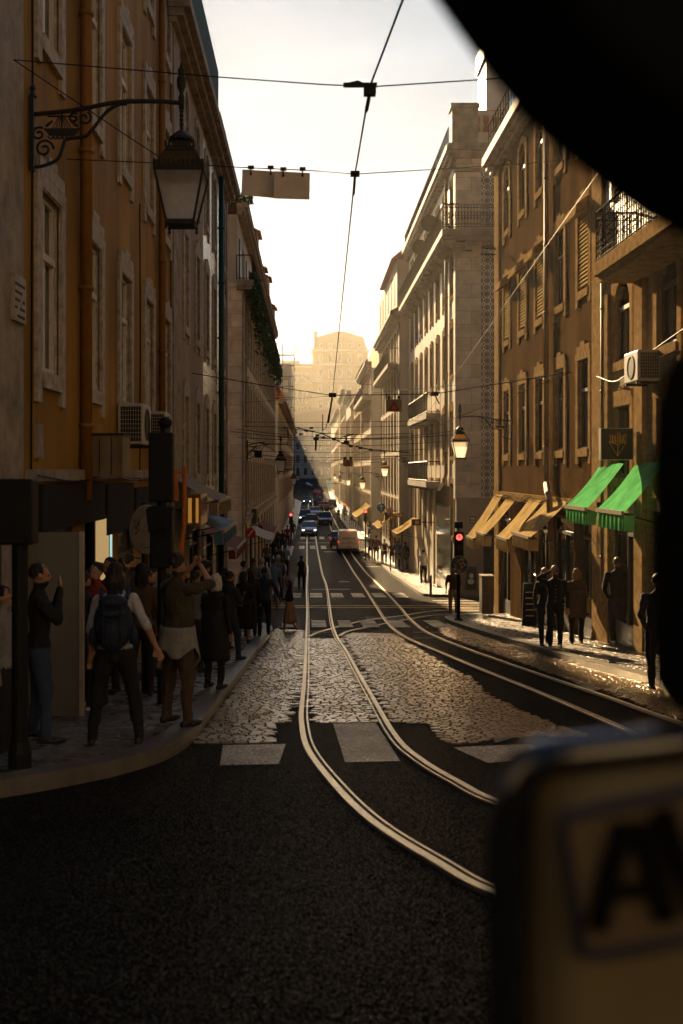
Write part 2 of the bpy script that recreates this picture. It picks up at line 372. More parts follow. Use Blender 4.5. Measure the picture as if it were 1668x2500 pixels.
RF=[(48.8,14),(49,7),(49.3,5.8),(50.2,5.3),(62,5.3),(78,5.1),(94,4.7),(96.5,5.2),(97.2,14)]
sidewalk(LK,-16); sidewalk(RK,16); sidewalk(LF,-14); sidewalk(RF,14)
sidewalk([(107,-14),(107.5,-2.5),(109,-1.6),(200,-1.8),(240,-1.9),(300,-6)],-16)
sidewalk([(107,14),(107.5,5.5),(109,4.6),(170,4.4),(300,5.5),(390,6)],16)

def gz(p,h): return Vector((p[0],p[1],g(p[1])+h))
RAILPTS=[]
def rail(pts, name='tram_rail', side=1, w=.86):
    c=catmull([Vector((p[0],p[1],0)) for p in pts],10)
    RAILPTS.extend([(p.x,p.y) for p in c])
    head,lip,gr=MB(),MB(),MB()
    def strip(m,o0,o1,h,th):
        rows=[]
        for i,p in enumerate(c):
            d=(c[min(i+1,len(c)-1)]-c[max(i-1,0)]).normalized(); nn=Vector((-d.y,d.x,0))*side
            a,b=p+nn*o0*w,p+nn*o1*w; rows.append((gz(a,h),gz(b,h),gz(a,h-th),gz(b,h-th)))
        for (a,b,e,f),(a2,b2,e2,f2) in zip(rows,rows[1:]):
            m.quad(a,b,b2,a2); m.quad(a,a2,e2,e); m.quad(b,f,f2,b2)
    strip(gr,-.055,.10,.005,.001); strip(head,-.037,.027,.024,.022); strip(head,.064,.086,.022,.02)
    o=tag(head.build(name,STEEL),kind='structure'); q=tag(gr.build('rail_bed',GROOVE),kind='structure')
S2=lambda l:[G(x/0.94,y/0.94) for x,y in l]
far=lambda x:[Vector((x,y,0)) for y in (290,240,190,150,120)]
a1=S2([(706,1300),(704,1350),(705,1400),(704,1450),(700,1550),(694,1620),(693,1660),(706,1720),(764,1800),(855,1890),(1003,1985),(1143,2060)])
a1=[Vector((-.33,290,0)),Vector((-.33,150,0)),Vector((-.32,110,0)),Vector((-.2,72,0))]+a1+[Vector((1.5,4.1,0)),Vector((3.2,2.6,0)),Vector((6,1.2,0))]
rail(a1)
a2=S2([(751,1350),(765,1440),(797,1500),(847,1590),(905,1690),(962,1745),(1052,1800),(1150,1848)])
a2=[Vector((.62,290,0)),Vector((.62,150,0)),Vector((.63,110,0)),Vector((.80,72,0))]+a2+[Vector((1.9,5.9,0)),Vector((3.3,4.6,0)),Vector((6,3.0,0))]
rail(a2,side=-1)
S1=lambda l:[G(x,y) for x,y in l]
b1=[Vector((2.55,290,0)),Vector((2.55,150,0)),Vector((2.6,108,0))]+S1([(850,1375),(883,1426),(914,1475),(942,1518),(965,1541),(1003,1564),(1080,1597),(1150,1627),(1315,1694),(1546,1795)])+[Vector((3.3,6,0)),Vector((3.8,2,0))]
rail(b1)
b2=[Vector((3.5,290,0)),Vector((3.5,150,0)),Vector((3.55,108,0))]+S1([(865,1361),(926,1429),(972,1477),(1003,1513),(1034,1539),(1067,1556),(1172,1597),(1315,1647),(1480,1703),(1668,1769)])+[Vector((4.3,6,0)),Vector((4.8,2,0))]
rail(b2,side=-1)
rail([Vector((-12,43.4,0)),Vector((0,43.3,0)),Vector((6,43.5,0)),Vector((16,43.5,0))],w=.8)
rail([Vector((-12,42.3,0)),Vector((0,42.2,0)),Vector((6,42.4,0)),Vector((16,42.4,0))],w=.8)
rail(S1([(754,1556),(792,1541),(886,1517),(975,1505),(1091,1491)])+[Vector((9,40.5,0)),Vector((16,40.6,0))],w=.8)
rail(S1([(830,1554),(850,1543),(890,1534),(1002,1512),(1091,1502)])+[Vector((9,38.9,0)),Vector((16,39.4,0))],w=.8)

def inpoly(x,y,poly):
    c=False; j=len(poly)-1
    for i in range(len(poly)):
        xi,yi=poly[i]; xj,yj=poly[j]
        if (yi>y)!=(yj>y) and x<(xj-xi)*(y-yi)/(yj-yi)+xi: c=not c
        j=i
    return c
PAN=np.array(RAILPTS)
POLS=[[(430,1870),(675,1535),(745,1540),(738,1760),(672,1768),(668,1817),(470,1817)],
      [(735,1560),(835,1560),(965,1765),(720,1768)],
      [(835,1545),(960,1548),(1000,1572),(1085,1622),(1150,1655),(1200,1700),(1290,1745),(1440,1800),(1300,1798),(1090,1822),(1050,1770),(965,1765)],
      [(1050,1500),(1120,1530),(1300,1570),(1668,1700),(1668,1760),(1480,1690),(1300,1628),(1180,1586),(1080,1552)]]
mb=MB(); yy=10.2; row=0
while yy<33.5:
    dy=random.uniform(.072,.088); xx=-1.2+random.uniform(0,.1); row+=1
    while xx<5.2:
        dx=random.uniform(.10,.15); cx,cy=xx+dx/2,yy+dy/2+.02*math.sin(xx*1.3+row*.1)
        z=g(cy); px,py=VX+F*cx/cy, VY-F*z/cy
        if any(inpoly(px,py,q) for q in POLS) and cx>lerp_tab(LK,cy)+.03 and cx<lerp_tab(RK,cy)-.03:
            if (np.abs(PAN-np.array((cx,cy))).sum(1).min()>.17):
                hx,hy=dx/2-.006,dy/2-.006; t=random.uniform(.013,.017); tl=random.uniform(-.001,.001); tk=random.uniform(-.001,.0045)
                b=len(mb.v)
                for fy,hh in ((-1,0),(-.78,1),(.72,1),(1,0)):
                    for fx,h2 in ((-1,0),(-.86,1),(.86,1),(1,0)):
                        h=(t+tl*fx+tk*fy+random.uniform(-.0007,.0007)) if hh and h2 else .002
                        X=cx+fx*hx; Y=cy+fy*hy; mb.v.append((X,Y,g(Y)+h))
                for i in range(3):
                    for j in range(3): q=b+i*4+j; mb.f.append((q,q+1,q+5,q+4))
        xx+=dx
    yy+=dy
tag(mb.build('cobblestones',SETTS),kind='structure')

def ground_quad(m,pts,h=.006,sub=10):
    a,b,c,d=[Vector(p) for p in pts]
    for i in range(sub):
        for j in range(sub):
            f=lambda u,v:gz((a.lerp(b,u)).lerp(d.lerp(c,u),v),h)
            m.quad(f(i/sub,j/sub),f((i+1)/sub,j/sub),f((i+1)/sub,(j+1)/sub),f(i/sub,(j+1)/sub))
mb=MB()
for q in ([(512,1711),(656,1708),(640,1754),(505,1757)],[(762,1652),(858,1652),(918,1747),(792,1750)],[(1040,1716),(1215,1708),(1262,1738),(1120,1752)]):
    ground_quad(mb,S2(q),.004)
for x0,x1 in ((-.85,-.43),(.05,.5),(.9,1.3),(1.6,2.1),(2.5,3.0),(3.7,4.2)): ground_quad(mb,[(x0,31.7,0),(x1,31.7,0),(x1,35,0),(x0,35,0)],.026)
for k in range(6):
    x0=-1.0+k*1.0; ground_quad(mb,[(x0,49.2,0),(x0+.58,49.2,0),(x0+.58,52.6,0),(x0,52.6,0)],.004)
    for ya in (96,110): ground_quad(mb,[(x0,ya,0),(x0+.5,ya,0),(x0+.5,ya+4,0),(x0,ya+4,0)],.004)
for k in range(6):  # zebra over the side street
    ya=38.6+k*1.6; ground_quad(mb,[(5.4,ya,0),(9.5,ya,0),(9.5,ya+.6,0),(5.4,ya+.6,0)],.004)
ground_quad(mb,[(0.05,55.6,0),(2.1,55.6,0),(2.1,56.0,0),(0.05,56.0,0)],.004)
ground_quad(mb,[(1.2,92,0),(2.4,92,0),(2.4,92.6,0),(1.2,92.6,0)],.004)
ground_quad(mb,[(4.0,76,0),(5.2,76,0),(5.2,76.4,0),(4.0,76.4,0)],.004)
ground_quad(mb,[(-1.2,104,0),(2.2,104,0),(2.2,104.5,0),(-1.2,104.5,0)],.004)
ground_quad(mb,[(2.9,29.8,0),(3.9,29.8,0),(3.9,29.93,0),(2.9,29.93,0)],.004); ground_quad(mb,[(2.7,27.6,0),(3.7,27.6,0),(3.7,27.7,0),(2.7,27.7,0)],.004)
ground_quad(mb,[(0.0,29.6,0),(.75,29.6,0),(.75,29.7,0),(0.0,29.7,0)],.026)
tag(mb.build('road_markings',PAINT),kind='structure')
# worn pale asphalt patches
mb=MB()
for q in ([(1360,1640),(1470,1620),(1560,1660),(1440,1690)],[(1180,1770),(1290,1745),(1300,1790),(1210,1815)]): ground_quad(mb,S1([(a*1.0,b*1.0) for a,b in [(x/1.0,y/1.0) for x,y in q]]),.007)
tag(mb.build('asphalt_patch',ground_mat('worn asphalt',(0.07,0.066,0.06),.42,50,.02,.005,sparkle=.1)),kind='structure')

rc_=random.Random(4)
def cover(x,y,r,lab):
    m=MB().lathe((x,y,g(y)+.001),[(r,-.01),(r,.010),(r*.93,.012),(r*.92,.004),(.01,.004)],20)
    for k in range(-3,4): m.box(x+k*r*.22-.012,x+k*r*.22+.012,y-r*.6,y+r*.6,g(y)-.02,g(y)+.016)
    tag(m.build('manhole_cover',mat('cast iron cover',(.03,.028,.025),.35,metal=.5)),lab,'manhole cover')
cover(2.0,62,.35,'round iron manhole cover between the tracks past the side street')
mb=MB()
for q in ([(1.9,35.5,0),(3.2,35.5,0),(3.3,37.3,0),(1.9,37.4,0)],[(-.9,58,0),(-.35,58,0),(-.35,66,0),(-.9,66,0)]): ground_quad(mb,q,.005)
tag(mb.build('asphalt_patch',ground_mat('dark asphalt patch',(.006,.006,.006),.5,90,.02,.008,spec=.15,grit=4)),kind='structure')
SUN_E=5.0; SKY_S=.05; CLOUD=6.6; AMB=.14; HAZE=.00024; EXPO=1.7
# ================================================================== buildings
def facade_mesh(L, z0, z1, D, ops, zb, rev=.2):
    """front wall at local y=0 (outward -y), openings (u0,u1,za,zb); plus sides, top, back"""
    m=MB()
    us=sorted(set([0,L]+[round(u,4) for o in ops for u in o[:2] if 0<u<L])); zs=sorted(set([z0,z1]+[round(z,4) for o in ops for z in o[2:4] if z0<z<z1]))
    for i in range(len(us)-1):
        uc=(us[i]+us[i+1])/2
        col=[o for o in ops if o[0]<uc<o[1]]
        st=None
        for j in range(len(zs)-1):
            zc=(zs[j]+zs[j+1])/2
            hole=any(o[2]<zc<o[3] for o in col)
            if not hole and st is None: st=zs[j]
            if hole and st is not None: m.quad((us[i],0,st-zb),(us[i+1],0,st-zb),(us[i+1],0,zs[j]-zb),(us[i],0,zs[j]-zb)); st=None
        if st is not None: m.quad((us[i],0,st-zb),(us[i+1],0,st-zb),(us[i+1],0,z1-zb),(us[i],0,z1-zb))
    for u0,u1,za,zc in ops:
        za=max(za,z0)-zb; zc=min(zc,z1)-zb
        m.quad((u0,0,za),(u0,rev,za),(u0,rev,zc),(u0,0,zc)); m.quad((u1,0,za),(u1,0,zc),(u1,rev,zc),(u1,rev,za))
        m.quad((u0,0,za),(u1,0,za),(u1,rev,za),(u0,rev,za)); m.quad((u0,0,zc),(u0,rev,zc),(u1,rev,zc),(u1,0,zc))
    a,b=z0-zb,z1-zb
    m.quad((0,0,a),(0,0,b),(0,D,b),(0,D,a)); m.quad((L,0,a),(L,D,a),(L,D,b),(L,0,b)); m.quad((0,D,a),(0,D,b),(L,D,b),(L,D,a)); m.quad((0,0,b),(L,0,b),(L,D,b),(0,D,b))
    return m
WC={}
def window_parts(kind,w,h,fm,sm):
    """prototype meshes in local coords: x along, -y outward, z up from sill"""
    key=(kind,round(w,2),round(h,2),fm.name,sm.name if sm else None)
    if key in WC: return WC[key]
    d=.11; f=MB(); p=MB(); s=MB(); x=w/2; res={}
    t=.055
    def bar(a,b,c,e,dd=d,th=.05): f.box(a,b,dd-th,dd,c,e)
    if kind!='shop':
        bar(-x,-x+t,0,h); bar(x-t,x,0,h); bar(-x+t,x-t,0,t*1.4); bar(-x+t,x-t,h-t,h)
    if kind in('sash','arch','shutter'):
        zt=h*.66; bar(-x+t,x-t,zt-.04,zt+.05,d-.0,.08); bar(-.045,.045,t*1.4,zt-.04); bar(-.1,-.075,t*1.4,zt-.04,d,.06); 
        if kind!='arch': bar(-.02,.02,zt+.05,h-t)
        f.box(-x+.0,x-.0,.0,.12,-.0,.025)
    if kind=='cas':   # far window
        bar(-.03,.03,t,h-t); bar(-x+t,x-t,h*.62,h*.66)
    if kind=='shop':
        bar(-x,-x+.09,0,h); bar(x-.09,x,0,h); bar(-x+.09,x-.09,h-.5,h-.42); bar(-x+.09,x-.09,h-.08,h); bar(-.04,.04,.6,h-.5); bar(-x+.09,x-.09,0,.6,d,.06)
    p.quad((-x,d+.004,0),(x,d+.004,0),(x,d+.004,h),(-x,d+.004,h))
    if kind=='shutter': pass
    if sm:
        a=.22; o=.045
        ear=.38 if kind in('sash','shutter','arch') else .0
        top=h+.02
        s.box(-x-a,-x,-o,0.02,-ear,top); s.box(x,x+a,-o,0.02,-ear,top); s.box(-x-.003,-x+.004,.021,.21,0,h); s.box(x-.004,x+.003,.021,.21,0,h); s.box(-x+.004,x-.004,.021,.21,h-.004,h+.003)
        s.box(-x-.001,x+.001,-o-.02,.10,-.2,-.002)
        if kind=='arch':
            K=10; r=x
            for k in range(K):
                t0,t1=math.pi*k/K,math.pi*(k+1)/K; zc=h-r
                q=[(r*math.cos(t0),zc+r*math.sin(t0)),(r*math.cos(t1),zc+r*math.sin(t1)),((r+a)*math.cos(t1),zc+(r+a)*math.sin(t1)),((r+a)*math.cos(t0),zc+(r+a)*math.sin(t0))]
                s.hexa([(q[0][0],.14,q[0][1]),(q[1][0],.14,q[1][1]),(q[2][0],.02,q[2][1]),(q[3][0],.02,q[3][1]),(q[0][0],-o,q[0][1]),(q[1][0],-o,q[1][1]),(q[2][0],-o,q[2][1]),(q[3][0],-o,q[3][1])])
                # spandrel inside the rectangular opening
                xa,za,xb,zb_=q[0][0],q[0][1],q[1][0],q[1][1]
                s.quad((xa,.0,za),(xa,.0,h+.01),(xb,.0,h+.01),(xb,.0,zb_)); s.quad((xa,.0,za),(xb,.0,zb_),(xb,.16,zb_),(xa,.16,za))
        elif kind in('sash','shutter'):
            s.box(-x-a,x+a,-o-.005,.02,top,top+.17); s.box(-x-a+.09,x+a-.09,-o-.008,.02,top+.17,top+.34); s.box(-.22,.22,-o-.011,.02,top+.34,top+.44)
            s.box(-x,x,-o+.01,.12,h-.0,h+.02)
        else: s.box(-x-a,x+a,-o-.005,.02,top,top+.22)
        res['surround']=s
    res['frame']=f; res['pane']=p
    if kind=='shutter':
        q=MB(); nst=int(h*.99/.1)
        for k in range(nst):
            z=h-.01-k*.1
            if z<.1: break
            q.quad((-x+.03,.01,z),(x-.03,.01,z),(x-.03,-.025,z-.08),(-x+.03,-.025,z-.08)); q.quad((-x+.03,-.025,z-.08),(x-.03,-.025,z-.08),(x-.03,.01,z-.1),(-x+.03,.01,z-.1))
        res['shutter']=q
    out={}
    for k,mbb in res.items():
        me=bpy.data.meshes.new(k); me.from_pydata(mbb.v,[],mbb.f); me.materials.append({'surround':sm,'frame':fm,'pane':GLASS,'shutter':SHUT}[k]); out[k]=me
    WC[key]=out; return out
def put_window(parent,u,z,zb,kind,w,h,fm,sm,name='window'):
    parts=window_parts(kind,w,h,fm,sm)
    o=bpy.data.objects.new(name,parts['frame']); COL.objects.link(o); o.parent=parent; o.location=(u,0,z-zb)
    for k in parts:
        if k=='frame': continue
        c=bpy.data.objects.new(k,parts[k]); COL.objects.link(c); c.parent=o
    return o
def building(name,label,cat,side,x,y0,y1,z1,wall,rows,cols,w=1.0,fm=WHITEF,sm=SURR,D=12,zbase=None,shops=None,group=None,simple=False):
    """side: -1 left of street (faces +X), 1 right (faces -X). rows: (z,h,kind); cols: world y"""
    L=y1-y0; zb=zbase if zbase is not None else min(g(y0),g(y1))-.3
    rz = math.pi/2 if side<0 else -math.pi/2
    root=empty(name,(x, y0 if side<0 else y1, zb),rz,label,cat,group)
    U=(lambda y:y-y0) if side<0 else (lambda y:y1-y)
    ops=[]; wins=[]
    for (z,h,kind) in rows:
        for c in cols:
            k=kind
            ops.append((U(c)-w/2,U(c)+w/2,z,z+h)); wins.append((U(c),z,k,w,h))
    for (c,sw,zt) in (shops or []):
        zl=g(c)+.0; ops.append((U(c)-sw/2,U(c)+sw/2,zl,zt)); wins.append((U(c),zl,'shop',sw,zt-zl))
    m=facade_mesh(L,zb,z1,D,ops,zb); root['U0']=0
    wl=m.build('wall',wall,root,local=True)
    del root['U0']
    for i,(u,z,k,ww,h) in enumerate(wins):
        put_window(root,u,z,zb,k,ww,h,DARKF if k=='shop' else fm, None if k=='shop' else sm,'shop_window' if k=='shop' else 'window')
    return root,U,zb
def cornice(root,side,x,y0,y1,z,prof=((.12,0),(.2,.12),(.42,.3),(.48,.5)),m=None,name='cornice',end=.0):
    mb=MB(); zz=z
    last=0
    for p,h in prof[1:]:
        xa,xb=(x,x+p) if side<0 else (x-p,x)
        e=end*p
        mb.box(min(xa,xb)-0.0,max(xa,xb)+0.0,y0-e,y1+e,z+last+.001,z+h); last=h
    return mb.build(name,m or STONE_L,root)
def pilaster(root,side,x,y0,y1,z0,z1,p=.06,m=None,name='pilaster'):
    xa,xb=(x-.01,x+p) if side<0 else (x-p,x+.01)
    return MB().box(xa,xb,y0,y1,z0,z1).build(name,m or STONE_L,root)
def pipe(root,x,y,z0,z1,m,r=.055,name='drainpipe'):
    mb=MB().tube([(x,y,z0),(x,y,z1)],r,8)
    z=z0+1
    while z<z1: mb.tube([(x,y,z),(x,y,z+.06)],r*1.25,8); z+=1.9
    return mb.build(name,m,root,smooth=True)
def balcony(root,xw,xo,y0,y1,z,h=1.05,slab=.22,dens=.13,scroll=False,m=None,corb=False,rm=None):
    """slab from wall xw to xo; railing round it"""
    b=MB().box(min(xw,xo),max(xw,xo),y0,y1,z-slab,z); s=1 if xo>xw else -1
    b.box(min(xw,xo-s*.08),max(xw,xo-s*.08),y0+.08,y1-.08,z-slab-.14,z-slab-.001)
    if corb:
        y=y0+.5
        while y<y1-.2:
            for k in range(4): b.box(min(xw,xw+s*(.85-.2*k)*abs(xo-xw)),max(xw,xw+s*(.85-.2*k)*abs(xo-xw)),y,y+.22,z-slab-.14-.11*(k+1),z-slab-.141-.11*k)
            y+=1.4
    bo=b.build('balcony',m or STONE_L,root)
    r=MB(); xi=xo-s*.06; pts=[(xw,y0+.05),(xi,y0+.05),(xi,y1-.05),(xw,y1-.05)]
    for (xa,ya),(xb,yb) in zip(pts,pts[1:]):
        L=math.hypot(xb-xa,yb-ya); k=max(1,int(L/dens)); 
        for zz in (z+.07,z+h): r.tube([(xa,ya,zz),(xb,yb,zz)],.018 if zz<z+.5 else .026,4)
        if scroll: r.tube([(xa,ya,z+h-.16),(xb,yb,z+h-.16)],.012,4); r.tube([(xa,ya,z+.2),(xb,yb,z+.2)],.012,4)
        for i in range(k+1):
            t=i/k; X,Y=xa+(xb-xa)*t,ya+(yb-ya)*t; r.tube([(X,Y,z),(X,Y,z+h)],.011 if i%6 else .02,4)
            if scroll and i<k:
                dx,dy=(xb-xa)/k,(yb-ya)/k
                for zc,rr in ((z+.36,.055),(z+.66,.055),(z+h-.08,.035)):
                    q=[(X+dx*(.5+.45*math.cos(a)),Y+dy*(.5+.45*math.cos(a)),zc+rr*1.4*math.sin(a)) for a in [j*math.pi/4 for j in range(9)]]
                    r.tube(q,.009,3)
    r.build('railing',rm or IRON,bo)
    return bo
def wires_bundle(root,pts,name='cable',m=DARKM,r=.012): return MB().tube(catmull(pts,8),r,5).build(name,m,root)

# ---- left side
XL=-3.2
b,U,zb=building('stone_building','weathered pale stone building at the left edge with a carved plaque','building',-1,XL,4.5,11.9,16,STONE_L,[(4.2,2.4,'sash')],[],shops=[(8.2,1.6,-.4),(10.6,1.3,-.5)])
pq=MB().box(XL,XL+.04,10.35,10.95,0,0); 
pl=MB().box(XL+.002,XL+.05,12.0-.62,11.82,1.62,2.12).build('plaque',mat('carved plaque stone',(.40,.36,.31),.7,.3,9,.8,60),b)
mb=MB()
for k in range(5):
    for j in range(4): 
        if (k+j)%5!=4: mb.box(XL+.05,XL+.056,11.33+.1*j+.05,11.40+.1*j+.05,2.02-.085*k-.02,2.03-.085*k)
mb.build('inscription',DARKM,pl)
cols1=[13.06,15.7,18.4,21.1,23.7]
b,U,zb=building('ochre_building','mustard ochre building with pale framed sash windows and rough stone surrounds, left','building',-1,XL,11.902,24.5,14.5,OCHRE,[(1.19,2.15,'sash'),(5.18,2.35,'sash'),(9.2,2.3,'sash')],cols1,w=.98,shops=[(13.4,1.9,-.75),(16.0,1.7,-.65),(18.7,1.9,-1.0),(21.5,2.0,-1.1),(23.6,1.2,-1.1)])
pipe(b,XL+.1,14.75,-.4,14,PIPEO,.085); pipe(b,XL+.08,22.5,-.4,14,PIPEO,.07)
cornice(b,-1,XL,11.9,24.5,14.2); MB().box(XL-.01,XL+.10,11.95,24.4,-.12,.02).build('string_course',STONE_L,b)
MB().box(XL,XL+.12,12.3,16.0,-.72,-.16).box(XL,XL+.13,16.2,18.6,-.98,-.2).box(XL,XL+.12,18.9,22.4,-1.1,-.3).build('fascia_board',mat('dark shop fascia',(.022,.02,.018),.85,.3,3,spec=.15),b)
wires_bundle(b,[(XL+.14,12,-.05),(XL+.16,14,-.14),(XL+.14,16,-.06),(XL+.16,18.5,-.16),(XL+.14,21,-.08)])
# lit display window
lw=MB().box(XL+.02,XL+.10,15.3,16.75,-2.2,-.66).build('display_case',DARKM,b)
MB().quad((XL+.104,15.38,-2.1),(XL+.104,16.4,-2.1),(XL+.104,16.4,-.72),(XL+.104,15.38,-.72)).build('lit_poster',emit('lit display',(.9,.60,.24),.14),lw)
MB().box(XL+.10,XL+.125,16.5,16.56,-2.1,-.72).build('light_strip',emit('cyan light strip',(.5,.85,.8),.25),lw)
b,U,zb=building('pink_building','beige pink rendered building with slim arched upper windows, left side','building',-1,XL,24.502,31.9,10.6,PINK,[(-.1,2.0,'sash'),(3.7,2.35,'sash'),(7.55,2.2,'arch')],[27.4,30.2],w=.9,shops=[(26.2,1.8,-1.6),(29.6,2.6,-1.6)])
pilaster(b,-1,XL,24.5,25.7,zb,10.4,.07); cornice(b,-1,XL,24.2,31.9,10.2,((.1,0),(.18,.12),(.34,.3),(.5,.55)),end=.3)
bal=balcony(b,XL,XL+.48,24.3,31.9,10.8,h=1.1,slab=.04,dens=.16)
MB().quad((XL+.46,24.35,10.82),(XL+.46,31.9,10.82),(XL+.46,31.9,11.95),(XL+.46,24.35,11.95)).quad((XL,24.34,10.82),(XL+.46,24.34,10.82),(XL+.46,24.34,11.95),(XL,24.34,11.95)).build('green_netting',mat('green netting',(.01,.05,.04),.8),b)
MB().box(XL-1.6,XL-.1,26,31,10.6,13.2).build('attic',PINK,b)
b,U,zb=building('ashlar_building','pale glossy ashlar building with a green drainpipe at the side street corner, left','building',-1,XL,31.902,40.6,10.6,ASHLAR,[(-.1,2.0,'sash'),(3.7,2.35,'sash'),(7.55,2.2,'arch')],[32.9,35.5,39.3],w=.95,fm=DARKF,shops=[(34,2.2,-1.9),(37.6,2.4,-2.1)])
pipe(b,XL+.12,37.0,-4,10.3,PIPEG,.10); cornice(b,-1,XL,31.9,40.6,10.2,((.1,0),(.18,.12),(.34,.3),(.5,.55)),end=.0); pilaster(b,-1,XL,40.0,40.6,zb,10.2,.08)
MB().hexa([(XL-1,31.9,10.75),(XL+.52,31.9,10.75),(XL+.52,40.9,10.75),(XL-1,40.9,10.75),(XL-2.5,31.9,11.6),(XL+.30,31.9,10.95),(XL+.30,40.9,10.95),(XL-2.5,40.9,11.6)]).build('roof',TERR,b)
def brick_x(): return ASHX
c4=[52.3+2.75*i for i in range(17)]
b,U,zb=building('long_stone_building','long tall stone building with an overgrown balcony, left side beyond the side street','building',-1,XL,50.4,99,8.9,CREAM2,[(-1.7,2.2,'sash'),(2.1,2.3,'sash'),(5.7,2.2,'sash')],c4,w=1.0,fm=DARKF,sm=SURR,shops=[(53.6+4.4*i,2.4,-2.9) for i in range(10)])
MB().box(-16,XL-.002,50.38,50.42,zb,8.9).build('side_wall',ASHX,b)
MB().box(-16,XL-.25,50.6,99,8.9,12.2).build('upper_storey',CREAM2,b)
for c in c4: MB().box(XL-.26,XL-.2,c-.5,c+.5,9.2,11.3).build('window',DARKF,b)
cornice(b,-1,XL-.25,50.45,99,12.15,((.1,0),(.2,.12),(.36,.3),(.5,.5)),end=.4)
MB().hexa([(XL-5,50.2,12.68),(XL+.3,50.2,12.68),(XL+.3,99,12.68),(XL-5,99,12.68),(XL-6,52,14.5),(XL-.9,50.5,13.0),(XL-.9,99,13.0),(XL-6,99,14.5)]).build('roof',TERR,b)
bal=balcony(b,XL-.25,XL+.55,50.0,96,9.0,h=1.15,slab=.3,dens=.28)
pilaster(b,-1,XL,50.3,51.4,zb,8.6,.08); pipe(b,XL+.05,52.2,-4.5,8.5,PIPEB,.06)
cornice(b,-1,XL,50.4,99,-2.5,((.05,0),(.12,.15),(.16,.25)),name='string_course')
for i,(dy,dh,ww) in enumerate(((64,1.9,2.2),(74,1.6,1.8),(82,2.4,2.2),(90,1.5,2.0),(95,2.1,2))):
    d=MB().box(XL-2.5,XL+.02,dy,dy+ww,12.7,12.5+dh).build('dormer',CREAM2,b)
    MB().hexa([(XL-2.6,dy-.2,12.5+dh),(XL+.25,dy-.2,12.5+dh),(XL+.25,dy+ww+.2,12.5+dh),(XL-2.6,dy+ww+.2,12.5+dh),(XL-2.6,dy+.6,13.0+dh),(XL-.3,dy+.6,12.9+dh),(XL-.3,dy+ww-.6,12.9+dh),(XL-2.6,dy+ww-.6,13.0+dh)]).build('dormer_roof',TERR,d)
# greenery on that balcony
mb=MB(); rnd=random.Random(3)
for i in range(5200):
    y=50+46*rnd.random()**1.3; ztop=9.3 if rnd.random()<.5 else 8.6; x=XL+.5+rnd.gauss(0,.10); z=ztop-abs(rnd.gauss(0,.55))*(1+.8*math.sin(y*.7))
    s=.07+.05*rnd.random(); a=Vector((rnd.gauss(0,1),rnd.gauss(0,1),rnd.gauss(0,1))).normalized()*s; c=Vector((rnd.gauss(0,1),rnd.gauss(0,1),rnd.gauss(0,1))).normalized()*s
    p=Vector((x,y,z)); mb.quad(p-a,p-c,p+a,p+c)
tag(mb.build('hanging_plant',PLANT),'trailing green plants hanging over the long balcony on the left','plant')
mb=MB()
for i in range(700):
    p=Vector((rnd.uniform(-4.2,-2.75),50.2+rnd.random()*.5,12.7+abs(rnd.gauss(0,.16)))); a=Vector((rnd.gauss(0,.06),rnd.gauss(0,.06),rnd.gauss(0,.08))); c=Vector((rnd.gauss(0,.06),rnd.gauss(0,.06),rnd.gauss(0,.08))); mb.quad(p-a,p-c,p+a,p+c)
tag(mb.build('roof_weeds',PLANT),'low green weeds growing on the roof corner of the long stone building','plant')
b,U,zb=building('low_corner_building','low stone building with a red roof beyond the second crossing, left side','building',-1,XL,107,200,7.2,CREAM2,[(-3.2,2.2,'cas'),(.2,2.2,'cas'),(3.7,2.1,'cas')],[109.5+4*i for i in range(22)],w=1.2,fm=DARKF,sm=SURR)
cornice(b,-1,XL,107,200,6.8,((.1,0),(.5,.2),(.8,.5)),end=.3); MB().hexa([(XL-5,106.6,7.3),(XL+.8,106.6,7.3),(XL+.8,200,7.3),(XL-5,200,7.3),(XL-5,108,13.2),(XL-3,108,13),(XL-3,200,13),(XL-5,200,13.2)]).build('roof',TERR,b)  # ridge raised out of sight so the roof shades the road
mb=MB().box(XL-.1,XL+.5,106.9,107.5,3.5,3.9); balcony(b,XL,XL+1.0,106.7,112,3.3,h=1.0,slab=.4,dens=.3)
# scaffolded tower
SC=mat('blue grey scaffold cloth',(.22,.24,.28),.8,.15,.8)
t=empty('scaffolded_building',(-6,203,g(203)),0,'tall blue grey building wrapped in scaffolding, far left of the street','building')
MB().box(-14,-3.6,203,230,g(203),20.5).build('wall',SC,t)
mb=MB()
for z in [k*2.0-6 for k in range(15)]:
    for y in (201.4,202.8): mb.tube([(-9.5,y,z),(-3.0,y,z)],.06,4)
    mb.tube([(-3.0,201.4,z),(-3.0,212,z)],.06,4); 
    if z>-4: mb.box(-9.5,-3.0,201.5,202.7,z-.05,z+.02)
for x in (-9.5,-7.4,-5.2,-3.0):
    for y in (201.4,202.8): mb.tube([(x,y,g(201)),(x,y,24.0)],.06,4)
mb.build('scaffold',IRON,t)
mb=MB()
for z in (5,9.5,14,18): mb.box(-6.2,-4.2,202.98,203.02,z-3,z-.7)
mb.build('window',emit('sky seen through openings',(.85,.62,.4),.4) if False else WHITEF,t)

MB().box(-20,-8,231,402,-8,19).build('shade_block',SC,t)  # unseen block added behind the tower to shade the far road

